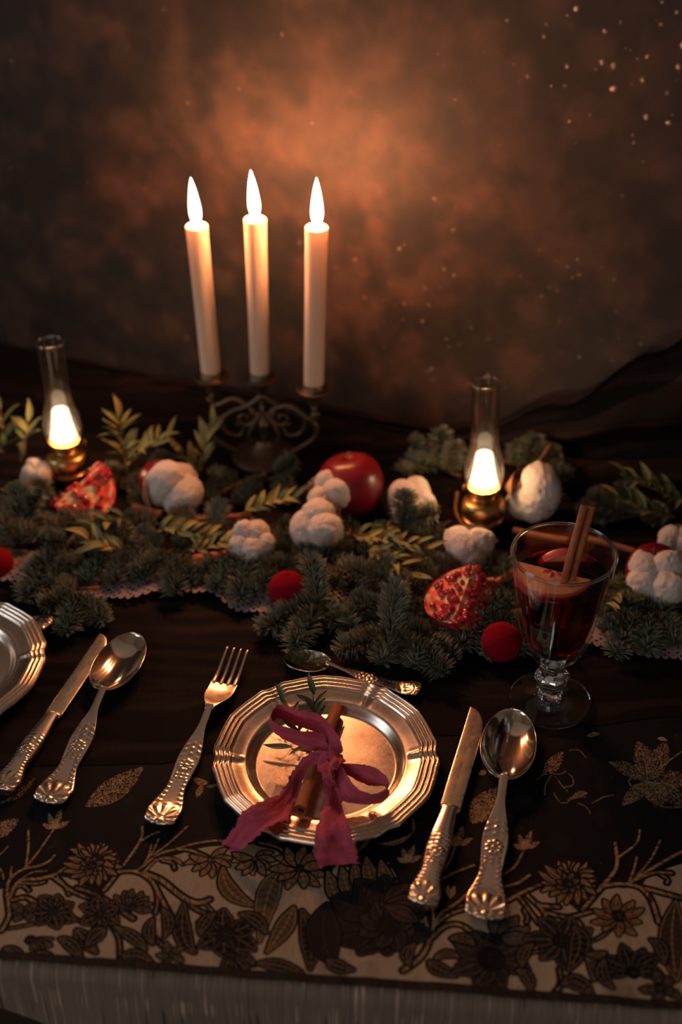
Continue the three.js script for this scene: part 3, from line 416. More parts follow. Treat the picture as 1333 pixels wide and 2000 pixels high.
// lace runner under the greenery: a real net of eyelets with a scalloped front edge
{
  const A = at(-60, 1150), B = at(1420, 1312), dir = B.clone().sub(A), L = dir.length(); dir.normalize(); const back = V(dir.z, 0, -dir.x);
  const cell = 0.0075, nx = Math.floor(L / cell), ny = 7, pos = [], idx = [], K = 12;
  const place = (x, y) => { const sway = 0.010 * (noise(x * 9, 3) - 0.5) * 2 + 0.014 * (noise(x * 26, 7) - 0.5); const p = A.clone().addScaledVector(dir, x).addScaledVector(back, y + sway + 0.004); p.y = T + 0.0062 + 0.006 * noise(x * 34, y * 40, 2) * smoothstep(0.06 - y, 0, 0.06) + 0.002 * noise(x * 90, y * 90); return p; };
  for (let j = 0; j < ny; j++) for (let i = 0; i < nx; i++) {
    const big = noise(i * 0.13, 4) > 0.55, hole = j === 0 ? (i % 2 ? 0.20 : 0.10) : j === 1 ? (i % 3 ? 0.06 : 0.24) : big ? 0.28 : 0.05, k0 = pos.length / 3, cx = (i + 0.5) * cell, cy0 = (j + 0.5) * cell;
    for (let k = 0; k < K; k++) {
      const a = k / K * Math.PI * 2, c = Math.cos(a), s = Math.sin(a), q = 0.5 / Math.max(Math.abs(c), Math.abs(s));
      let ox = c * q, oy = s * q; if (j === 0 && oy < 0) { ox = c * 0.5; oy = s * (0.6 + 0.5 * Math.sin(i * 0.5) ** 2); if (k === 0) oy = 0; }
      for (const [x, y] of [[ox, oy], [c * hole, s * hole]]) { const p = place(cx + x * cell, cy0 + y * cell); pos.push(p.x, p.y, p.z); }
    }
    for (let k = 0; k < K; k++) { const a = k0 + k * 2, b = k0 + ((k + 1) % K) * 2; idx.push(a, b, a + 1, b, b + 1, a + 1); }
  }
  const g = new THREE.BufferGeometry(); g.setAttribute('position', new THREE.Float32BufferAttribute(pos, 3)); g.setIndex(idx); g.computeVertexNormals();
  tag(part(numbered('lace_runner'), g, std({ color: lin(0.24, 0.185, 0.205), roughness: 0.9 })), 'pale mauve lace runner with scalloped edge peeping out under the fir', 'runner');
}

// ---------------------------------------------------------------- candelabra and candles
const candleSpots = [ // top and bottom of each candle in the photograph, with their distance
  { top: [384, 440], low: [414, 738], dist: 1.135, power: 0.9, label: 'left ivory taper candle burning in the candelabra, leaning a little outward' },
  { top: [498.5, 427], low: [509, 740], dist: 1.125, power: 1.0, label: 'middle ivory taper candle burning in the candelabra, its flame the highest' },
  { top: [619, 443], low: [613, 762], dist: 1.10, power: 1.12, label: 'right ivory taper candle burning in the candelabra, standing straight and nearest' },
];
const flameShape = lathe(smooth([[0, 0], [0.0040, 0.003], [0.0061, 0.011], [0.0058, 0.020], [0.0040, 0.033], [0.0018, 0.043], [0, 0.0485]], 28), 24);
const sockets = [];
for (const c of candleSpots) {
  const top = away(...c.top, c.dist), low = away(...c.low, c.dist + 0.006), axis = top.clone().sub(low), len = axis.length(), q = new THREE.Quaternion().setFromUnitVectors(V(0, 1, 0), axis.normalize());
  const t = thing('candle', c.label, 'candle', low, 'taper candles in the candelabra'); t.quaternion.copy(q);
  const r = 0.0112, prof = smooth([[0, 0], [r * 0.92, 0.0002], [r * 0.95, 0.004], [r * 0.97, len * 0.5], [r, len * 0.9], [r * 1.03, len - 0.004], [r * 1.01, len - 0.0008], [r * 0.8, len + 0.0003], [r * 0.55, len - 0.0022], [0, len - 0.003]], 60);
  part('wax_shaft', lathe(prof, 40, (a, y, R) => R * (1 + 0.012 * (noise(Math.cos(a) * 2 + 5, y * 30, Math.sin(a) * 2) - 0.5))), M.wax, t);
  part('wick', bar([V(0, len - 0.004, 0), V(0.0003, len + 0.003, 0), V(0.0016, len + 0.008, 0.0004)], 0.0008, 8, 6), M.wick, t);
  const fl = part('flame', flameShape, M.flame, t); fl.position.set(0.0004, len + 0.001, 0); fl.castShadow = false;
  fl.quaternion.copy(q.clone().invert()).multiply(new THREE.Quaternion().setFromEuler(new THREE.Euler(0, 0, c.dist > 1.11 ? 0.055 : 0.0)));
  const light = new THREE.PointLight(CANDLE_COLOR, CANDLE_LIGHT * c.power); light.name = 'candle_light'; light.castShadow = true; light.shadow.radius = 0.25;
  light.position.copy(V(0, len + 0.021, 0).applyQuaternion(q).add(low)); scene.add(light);
  sockets.push(low);
}
{
  const mid = sockets[1], base = V(mid.x + 0.002, T + 0.006, mid.z + 0.010);
  const t = thing('candelabra', 'antique dark bronze three-armed candelabra with openwork scrolls behind the garland', 'candelabra', base);
  const L = (p) => p.clone().sub(base), put = (n, g) => part(n, g, M.bronze, t);
  put('foot', lathe(smooth([[0, 0], [0.034, 0], [0.035, 0.003], [0.030, 0.006], [0.020, 0.010], [0.012, 0.016], [0.008, 0.022]], 30), 40));
  put('stem', bar([V(0, 0.018, 0), V(0, 0.045, 0), L(mid).add(V(0, -0.024, 0))], (u) => 0.0045 + 0.0028 * gauss(u - 0.45, 0.12) + 0.0022 * gauss(u - 0.93, 0.05), 40, 14));
  sockets.forEach((s, i) => {
    const o = L(s), cup = lathe([[0, -0.019], [0.005, -0.018], [0.0075, -0.015], [0.0062, -0.012], [0.0095, -0.008], [0.0112, -0.004], [0.0125, -0.0015], [0.0185, 0.0005], [0.0192, 0.0018], [0.0182, 0.0026], [0.0130, 0.0016], [0.0127, 0.0090], [0.0119, 0.0092], [0.0116, -0.0008], [0, -0.0008]], 36);
    const m = put('candle_cup', cup); m.position.copy(o);
    if (i !== 1) {
      const k = i ? 1 : -1;
      put('arm', bar([V(0, 0.040, 0), V(k * 0.012, 0.060, 0), V(o.x * 0.55, 0.068, o.z * 0.5), V(o.x * 0.96, 0.056, o.z * 0.9), V(o.x * 1.08, 0.066, o.z), o.clone().add(V(k * 0.001, -0.030, 0)), o.clone().add(V(0, -0.018, 0))], (u) => 0.0042 - 0.0014 * u + 0.0018 * gauss(u - 0.86, 0.04), 60, 10));
      put('baluster', lathe([[0, 0], [0.003, 0.001], [0.0055, 0.005], [0.0035, 0.009], [0.0028, 0.014], [0.0045, 0.017], [0, 0.019]], 20)).position.copy(o.clone().add(V(0, -0.037, 0)));
      const spiral = (cx, cyy, r0, turns, a0, z) => { const p = []; for (let n = 0; n <= 26; n++) { const q = n / 26, a = a0 + k * turns * Math.PI * 2 * q, r = r0 * (1 - 0.82 * q); p.push(V(cx + r * Math.cos(a), cyy + r * Math.sin(a), z)); } return p; };
      put('scroll', bar([V(0, 0.078, 0), V(k * 0.016, 0.066, 0.001), V(k * 0.034, 0.058, 0.001), V(k * 0.046, 0.046, 0), V(k * 0.040, 0.030, 0), V(k * 0.026, 0.028, 0), V(k * 0.022, 0.038, 0), V(k * 0.030, 0.043, 0)], (u) => 0.0036 - 0.0016 * u, 60, 10));
      put('scroll', bar(spiral(k * 0.020, 0.050, 0.011, 1.3, k > 0 ? 2.2 : 0.94, 0.002), (u) => 0.0028 - 0.0008 * u, 50, 9));
      put('scroll', bar([V(k * 0.002, 0.058, 0.002), V(k * 0.010, 0.044, 0.003), V(k * 0.016, 0.026, 0.002), V(k * 0.010, 0.014, 0), V(k * 0.002, 0.016, 0)], 0.0030, 40, 9));
      put('scroll', bar([V(k * 0.046, 0.050, 0), V(k * 0.058, 0.040, 0), V(k * 0.056, 0.024, 0), V(k * 0.042, 0.012, 0), V(k * 0.030, 0.006, 0)], 0.0034, 40, 9));
    }
  });
}

// ---------------------------------------------------------------- little oil lamps
function oilLamp(pos, tilt, label, turn) {
  const t = thing('oil_lamp', label, 'oil lamp', pos, 'little glowing oil lamps'); t.rotation.set(tilt[0], turn, tilt[1]);
  const ridged = (n, d) => (a, y, r) => r * (1 + d * Math.cos(n * a));
  part('font', lathe(smooth([[0, 0], [0.019, 0], [0.0215, 0.002], [0.0215, 0.006], [0.0195, 0.008], [0.0225, 0.013], [0.0228, 0.020], [0.020, 0.026], [0.012, 0.029], [0.009, 0.031], [0, 0.031]], 50), 48), M.brass, t);
  const burner = part('burner', lathe([[0, 0.029], [0.009, 0.030], [0.0095, 0.033], [0.0125, 0.034], [0.0145, 0.036], [0.0165, 0.042], [0.0172, 0.0425], [0.0160, 0.0428], [0.010, 0.040], [0, 0.040]], 48, (a, y, r) => y > 0.035 ? r * (1 + 0.03 * Math.cos(16 * a)) : r), M.brass, t);
  const k = part('wick_knob', mergeGeometries([new THREE.CylinderGeometry(0.0008, 0.0008, 0.014, 8).rotateZ(Math.PI / 2).translate(0.014, 0.034, 0), new THREE.CylinderGeometry(0.004, 0.004, 0.002, 20).rotateZ(Math.PI / 2).translate(0.021, 0.034, 0)]), M.brass, burner);
  const g = part('glowing_mantle', sheet(30, 96, (u, v) => { const a = v * Math.PI * 2, w = 0.5 + 0.5 * Math.cos(16 * a), y = u < 0.9 ? lerp(0.0480 - 0.0022 * w, 0.079, u / 0.9) : 0.079 + 0.003 * Math.sin((u - 0.9) / 0.1 * Math.PI / 2), r = u < 0.9 ? lerp(0.0140, 0.0084, Math.pow(u / 0.9, 0.8)) * (1 + 0.035 * w * (1 - u)) : 0.0084 * Math.cos((u - 0.9) / 0.1 * Math.PI / 2); return [r * Math.cos(a), y, r * Math.sin(a)]; }, { wrapV: true }), M.glow, t);
  g.castShadow = false;
  const outer = smooth([[0.0165, 0.0435], [0.0192, 0.050], [0.0203, 0.058], [0.0192, 0.070], [0.0160, 0.083], [0.0142, 0.094], [0.0136, 0.106], [0.0137, 0.130], [0.0141, 0.153], [0.0143, 0.1555]], 60);
  const inner = outer.map(([r, y]) => [r - 0.0011, y]).reverse(), rim = [[0.0146, 0.1565], [0.0142, 0.1575], [0.0134, 0.1572]];
  part('glass_chimney', lathe([...outer, ...rim, ...inner], 48), M.chimney, t); part('chimney_rim', new THREE.TorusGeometry(0.0140, 0.0012, 10, 60).rotateX(Math.PI / 2).translate(0, 0.1572, 0), M.solid, t);
  const light = new THREE.PointLight(LAMP_COLOR, LAMP_LIGHT); light.name = 'lamp_light'; light.castShadow = true; light.shadow.radius = 0.45;
  t.updateMatrixWorld(true); light.position.copy(t.localToWorld(V(0, 0.062, 0))); scene.add(light);
}
oilLamp(at(944, 1017, 0.0125), [-0.01, -0.055], 'little brass oil lamp glowing white between the cotton bolls, right of the apple', 2.6);
oilLamp(away(138, 941, 1.075).setY(T + 0.0125), [-0.01, -0.005], 'little brass oil lamp glowing white at the left end of the garland', 0.4);

// ---------------------------------------------------------------- plates
const plateGeo = (() => {
  const R = 0.0905, S = [];
  const top = (s) => {
    let y = 0.0022 + 0.0068 * smoothstep(s, 0.615, 0.715) + 0.0034 * smoothstep(s, 0.70, 0.88);
    if (s > 0.84) { const k = (s - 0.84) / 0.16; y += 0.0014 * k + 0.0013 * Math.abs(Math.sin(k * Math.PI * 3.5)) * (1 - smoothstep(k, 0.93, 1)); }
    return y;
  };
  for (let i = 0; i <= 40; i++) S.push([i / 40 * 0.6, 1]); for (let i = 1; i <= 16; i++) S.push([0.6 + 0.13 * i / 16, 1]); for (let i = 1; i <= 10; i++) S.push([0.73 + 0.11 * i / 10, 1]); for (let i = 1; i <= 40; i++) S.push([0.84 + 0.16 * i / 40, 1]);
  for (const s of [1.008, 1.006, 0.995, 0.96, 0.90, 0.82, 0.74, 0.70, 0.66, 0.62, 0.60, 0.3, 0.001]) S.push([s, 0]);
  const n = 6, step = Math.PI * 2 / n;
  return sheet(S.length - 1, 300, (u, v) => {
    const [s, up] = S[Math.round(u * (S.length - 1))], a = v * Math.PI * 2, m = ((a / step) % 1 + 1) % 1, t = Math.abs(m - 0.5) * 2;                 // t: 0 mid lobe, 1 at the crease
    const poly = Math.cos(Math.PI / 12) / Math.cos((t - 0.5) * Math.PI / 6), crease = gauss((1 - t) * 30, 4.2), shoulder = gauss((1 - t) * 30 - 6.5, 3.2);
    const lobe = lerp(1, poly, 0.42) - 0.022 * crease + 0.010 * shoulder;
    const k = smoothstep(s, 0.70, 0.90), r = s * R * lerp(1, lobe, k);
    let y = up ? top(Math.min(s, 1)) : top(Math.min(s, 1)) - (s > 0.99 ? 0.0018 : 0.0014);
    if (up) y += 0.0014 * gauss((1 - t) * 30, 1.6) * smoothstep(s, 0.71, 0.76) * (1 - smoothstep(s, 0.82, 0.88)) - 0.0006 * gauss((1 - t) * 30 - 3.4, 1.6) * smoothstep(s, 0.72, 0.78);
    if (!up && s < 0.61) y = 0.0006;
    const x = r * Math.cos(a), z = r * Math.sin(a);
    return [x, y, z, 0.5 + x / 0.19, 0.5 + z / 0.19];
  }, { wrapV: true, flip: true });
})();
const REST = 0.0042;
function plate(pos, turn, label) { const m = part(numbered('plate'), plateGeo, M.plate, scene); m.position.copy(pos); m.rotation.y = turn; return tag(m, label, 'plate', 'lobed silver plates'); }
const plateAt = at(637, 1484, 0.010).setY(T + REST - 0.0006);
plate(plateAt, 0.03, 'whole lobed silver plate holding the ribbon-tied cinnamon stick');
plate(at(-112, 1307, 0.010).setY(T + REST), 0.18, 'lobed silver plate cut off at the left edge beside a knife');

// ---------------------------------------------------------------- cutlery: lies along +z from the tip of the handle (z = 0) towards -z; unit sizes in metres
// ornate fiddle handle of length H with a shell at its end
function handleGeo(H, { end = 0.0145, waist = 0.0082, mid = 0.0098, neck = 0.0030, thick = 0.0030, fat = 0, seed = 1 }) {
  const half = (s) => s < 0.05 ? end * 0.94 * Math.sqrt(Math.max(0, 1 - Math.pow(1 - s / 0.05, 2.4))) + 0.0002 : s < 0.12 ? lerp(end * 0.94, end, smoothstep(s, 0.05, 0.12)) : s < 0.34 ? lerp(end, waist, smoothstep(s, 0.12, 0.34)) : s < 0.56 ? lerp(waist, mid, smoothstep(s, 0.34, 0.56)) : lerp(mid, neck, smoothstep(s, 0.56, fat ? 1.0 : 0.86));
  const relief = (s, x) => { // x across, -1..1
    const w = half(s), X = x * w, Z = s * H; let h = 0;
    h += 0.00055 * gauss(Math.abs(x) - 0.90, 0.09);                                   // moulded border
    const sx = X, sz = Z - 0.004, rad = Math.hypot(sx, sz) / end, ang = Math.atan2(sx, sz);
    if (s < 0.24) h += 0.00105 * (0.5 + 0.5 * Math.cos(ang * 13)) * smoothstep(rad, 0.2, 0.4) * (1 - smoothstep(rad, 0.95, 1.5)) + 0.0009 * gauss(rad, 0.25);      // shell
    h += 0.0011 * gauss(s - 0.025, 0.018) * (0.5 + 0.5 * Math.cos(x * 16)) * (1 - x * x * 0.5);      // scalloped lip
    h += 0.00075 * (0.5 + 0.5 * Math.sin(s * 170)) * gauss(Math.abs(x) - 0.70, 0.14) * smoothstep(s, 0.16, 0.2) * (1 - smoothstep(s, 0.36, 0.42));   // leaf scrolls at the sides
    const ro = Math.hypot(X, Z - 0.50 * H) / 0.0066; h += 0.0012 * gauss(ro - 0.72, 0.22) * (0.6 + 0.4 * Math.cos(Math.atan2(X, Z - 0.5 * H) * 9)) + 0.0010 * gauss(ro, 0.3);   // rosette
    h += 0.00085 * gauss(s - 0.63, 0.06) * (0.5 + 0.5 * Math.cos(x * 9)) * (0.6 + 0.4 * Math.sin(s * 140 + Math.abs(x) * 5));   // palmette above it
    h += 0.0006 * gauss(s - 0.41, 0.035) * (0.5 + 0.5 * Math.cos(x * 12)) * (0.5 + 0.5 * Math.sin(s * 210));
    return h * Math.min(1, w / 0.006);
  };
  const N = 230, K = 52;
  return sheet(N, K, (u, v) => {
    const s = Math.pow(u, 1.0), w = half(s), a = v * Math.PI * 2, c = Math.cos(a), q = Math.sin(a), th = thick * (fat ? (1 + fat * gauss(s - 0.5, 0.6)) : lerp(0.75, 1.25, smoothstep(s, 0.55, 0.95)));
    const lift = fat ? 0 : 0.010 * Math.pow(s, 2.6) + 0.003 * gauss(s - 0.04, 0.12);
    const x = c * w, rise = q > 0 ? Math.pow(q, 0.6) * th * 0.55 + relief(s, c) * Math.pow(q, 0.35) : q * th * 0.45;
    return [x, th * 0.45 + lift + rise, -s * H];
  }, { wrapV: true, capU: true, flip: true });
}
const spoonHandle = handleGeo(0.124, { neck: 0.0034 }), forkHandle = handleGeo(0.128, { neck: 0.0034, end: 0.0140 }), knifeHandle = handleGeo(0.098, { end: 0.0125, waist: 0.0085, mid: 0.0098, neck: 0.0068, thick: 0.0085, fat: 0.25 });
const smallHandle = handleGeo(0.100, { end: 0.0105, waist: 0.0060, mid: 0.0070, neck: 0.0024, thick: 0.0024 });
function bowlGeo(L, W, D, z0, y0) { // egg-shaped spoon bowl with thickness; z0: where it leaves the handle
  const half = (t) => W / 2 * Math.pow(Math.max(0, 1 - Math.pow(Math.abs(t - 0.45) / (t < 0.45 ? 0.45 : 0.55), t < 0.45 ? 1.9 : 2.15)), 0.5);
  const layer = (dn) => sheet(60, 44, (u, v) => {
    const t = clamp(u, 0.0008, 0.9992), x = (v * 2 - 1), w = half(t), e = Math.min(1, Math.abs(x)), along = 1 - Math.pow(Math.abs(t - 0.52) / 0.52, 2.4);
    const depth = D * Math.max(0, along) * (1 - Math.pow(e, 2.2));
    return [x * w, y0 * (1 - smoothstep(t, 0, 0.95) * 0.25) - depth - dn * (0.9 + 0.1 * e), z0 - t * L];
  }, { flip: dn === 0 });
  const top = layer(0), under = layer(0.0011), rim = sheet(120, 8, (u, v) => { // rounded lip joining both skins
    const k = u * 2, s = k < 1 ? 1 : -1, t = clamp(k < 1 ? k : 2 - k, 0.0008, 0.9992), a = v * Math.PI * 2; const w = half(t);
    return [s * (w + 0.0006 * Math.cos(a)), y0 * (1 - smoothstep(t, 0, 0.95) * 0.25) - 0.00055 + 0.0007 * Math.sin(a), z0 - t * L];
  }, { wrapV: true });
  return mergeGeometries([top, under, rim]);
}
function spoonParts(g, handle, H, L, W, D, y0) { part('handle', handle, M.handle, g); part('bowl', bowlGeo(L, W, D, -H + 0.004, y0), M.bowl, g); return g; }
function lay(g, a, b, len, lift = REST) { // lay a piece from the pixel of its handle end to that of its tip
  const p = at(...a, 0.006), q = at(...b, 0.006), d = q.clone().sub(p), k = d.length() / len;
  g.position.set(p.x, T + lift, p.z); g.rotation.y = Math.atan2(-d.x, -d.z); g.scale.setScalar(k); return g;
}
const spoonLen = 0.124 + 0.080 - 0.004;
const spoon1 = spoonParts(thing('spoon', 'tablespoon with a shell handle lying right of the whole plate, by the wine glass foot', 'spoon', V(0, 0, 0), 'ornate silver spoons'), spoonHandle, 0.124, 0.080, 0.0425, 0.0085, 0.0125);
lay(spoon1, [945, 1800], [1003, 1397], spoonLen);
{ const s = spoon1.clone(); s.name = numbered('spoon'); scene.add(s); tag(s, 'tablespoon lying left of the fork, beside the knife by the cut-off plate', 'spoon'); lay(s, [93, 1573], [264, 1248], spoonLen); }
const dessert = spoonParts(thing('dessert_spoon', 'small dessert spoon lying crosswise behind the whole plate, its bowl under a fir tip', 'spoon', V(0, 0, 0), 'ornate silver spoons'), smallHandle, 0.100, 0.050, 0.032, 0.0062, 0.0095);
lay(dessert, [822, 1350], [556, 1288], 0.146);
{ const s = dessert.clone(); s.name = numbered('dessert_spoon'); scene.add(s); tag(s, 'small dessert spoon behind the cut-off plate, only its handle end in view', 'spoon'); lay(s, [101, 1222], [-166, 1168], 0.146); }
{ // fork
  const H = 0.128, t = thing('fork', 'four-tined dinner fork with a shell handle lying left of the whole plate', 'fork', V(0, 0, 0));
  part('handle', forkHandle, M.handle, t);
  const y = (z) => 0.0118 - 0.0075 * smoothstep(z, 0, 0.035) + 0.0065 * smoothstep(z, 0.045, 0.082), wid = (z) => lerp(0.0032, 0.0122, Math.pow(smoothstep(z, -0.004, 0.026), 0.8));
  part('head', sheet(40, 40, (u, v) => { const z = lerp(-0.002, 0.040, u), w = wid(z), a = v * Math.PI * 2, c = Math.cos(a), q = Math.sin(a); const slot = u > 0.97 ? 0.8 : 1; return [c * w, y(z) - 0.0020 * (1 - c * c) * smoothstep(z, 0, 0.02) + q * 0.0010 * slot, -H + 0.003 - z]; }, { wrapV: true, capU: true, flip: true }), M.blade, t);
  const tine = (x) => sheet(30, 12, (u, v) => { const z = lerp(0.038, 0.080, u), w = lerp(0.00205, 0.0009, Math.pow(u, 1.4)) * (u > 0.97 ? 0.6 : 1), a = v * Math.PI * 2; return [x * lerp(1, 0.97, u) + Math.cos(a) * w, y(z) - 0.0020 * (1 - Math.pow(x / 0.0122, 2)) * (1 - u) + Math.sin(a) * w * 0.75, -H + 0.003 - z]; }, { wrapV: true, capU: true, flip: true });
  for (const k of [-1.5, -0.5, 0.5, 1.5]) part('tine', tine(k * 0.0066), M.handle, t);
  lay(t, [308, 1614], [466, 1280], H + 0.077);
}
{ // knives
  const H = 0.098, BL = 0.118, t = thing('knife', 'table knife with a shell handle lying right of the whole plate, beside the tablespoon', 'knife', V(0, 0, 0), 'ornate silver knives');
  part('handle', knifeHandle, M.handle, t);
  part('bolster', sheet(14, 28, (u, v) => { const a = v * Math.PI * 2, k = 1 + 0.22 * gauss(u - 0.55, 0.3); return [Math.cos(a) * 0.0076 * k, 0.0042 + Math.sin(a) * 0.0030 * k, -H + 0.002 - u * 0.006]; }, { wrapV: true, capU: true, flip: true }), M.handle, t);
  part('blade', sheet(70, 24, (u, v) => {
    const a = v * Math.PI * 2, c = Math.cos(a), q = Math.sin(a), e = u > 0.70 ? Math.sqrt(Math.max(0.0005, 1 - Math.pow((u - 0.70) / 0.30, 2.2))) : 1;
    const right = 0.0088 - 0.0008 * u, left = -0.0088 + (1 - e) * 0.0158; const m = (right + left) / 2, w = Math.max(0.0002, (right - left) / 2);
    return [-(m + c * w), 0.0042 + Math.sign(q) * Math.pow(Math.abs(q), 0.6) * 0.0010 * (1 - 0.6 * u), -H - 0.003 - u * BL, (m + c * w) * 12, u * BL * 12];
  }, { wrapV: true, capU: true }), M.blade, t);
  const s = t.clone(); s.name = numbered('knife'); scene.add(s);
  lay(t, [822, 1777], [936, 1388], H + BL + 0.003); tag(s, 'table knife with a shell handle lying between the cut-off plate and a tablespoon', 'knife'); lay(s, [2, 1552], [209, 1243], H + BL + 0.003);
}

// ---------------------------------------------------------------- cinnamon: rolled quills
function quillGeo(len, r, double, seed) { // lies along x from 0 to len, its bark rolled from one side or from both
  reseed(seed); const th = r * 0.16, out = [], inn = [];
  const roll = (cx, dir, a0, turns) => { const o = []; for (let i = 0; i <= 40; i++) { const q = i / 40, a = a0 + dir * turns * Math.PI * 2 * q, rad = (double ? 0.5 : 1) * r * (1 - 0.62 * q * (turns > 1 ? 1 : 0.7)) * (1 + 0.03 * Math.sin(7 * q + seed)); o.push([cx + rad * Math.cos(a), rad * Math.sin(a), a, rad]); } return o; };
  let line; if (double) { const A = roll(-0.5 * r, 1, Math.PI / 2, 1.35), B = roll(0.5 * r, -1, Math.PI / 2, 1.35); line = [...A.reverse(), ...B]; } else line = roll(0, 1, 1.2, 1.75);
  for (let i = 0; i < line.length; i++) { const a = line[Math.max(0, i - 1)], b = line[Math.min(line.length - 1, i + 1)], dx = b[0] - a[0], dy = b[1] - a[1], l = Math.hypot(dx, dy) || 1; out.push([line[i][0] - dy / l * th / 2, line[i][1] + dx / l * th / 2]); inn.push([line[i][0] + dy / l * th / 2, line[i][1] - dx / l * th / 2]); }
  const ring = [...out, ...inn.reverse()], n = ring.length, bend = rr(-0.02, 0.02), K = 14;
  const body = sheet(K, n, (u, v) => { const p = ring[Math.round(v * n) % n], s = 1 + 0.05 * (noise(u * 5 + seed, p[0] / r * 2) - 0.5), e = u === 0 || u === 1 ? 0.02 * (noise(p[0] / r * 4, p[1] / r * 4, seed) - 0.5) * r * 8 : 0; return [u * len + e, p[1] * s + bend * len * Math.sin(Math.PI * u), p[0] * s, u * len, v * r * 8]; }, { wrapV: true });
  const half = n / 2, lid = (u) => { const P = [], I = []; const q = body.attributes.position; for (let j = 0; j < n; j++) { const o = u * n + j; P.push(q.getX(o), q.getY(o), q.getZ(o)); } for (let j = 0; j < half - 1; j++) { const a = j, b = j + 1, c = n - 1 - j, d = n - 2 - j; I.push(a, b, c, b, d, c); } const g = new THREE.BufferGeometry(); g.setAttribute('position', new THREE.Float32BufferAttribute(P, 3)); g.setAttribute('uv', new THREE.Float32BufferAttribute(P.flatMap((_, i) => i % 3 === 0 ? [0.01 * i, 0] : []), 2)); g.setIndex(I); g.computeVertexNormals(); return g; };
  return mergeGeometries([body, lid(0), lid(K)]);
}
function quill(a, b, r, double, seed, label, roll = 0) {
  const d = b.clone().sub(a), m = part(numbered('cinnamon_stick'), quillGeo(d.length(), r, double, seed), M.cinnamon, scene);
  m.position.copy(a); m.quaternion.setFromUnitVectors(V(1, 0, 0), d.clone().normalize()).multiply(new THREE.Quaternion().setFromAxisAngle(V(1, 0, 0), roll));
  return tag(m, label, 'cinnamon', 'cinnamon sticks');
}

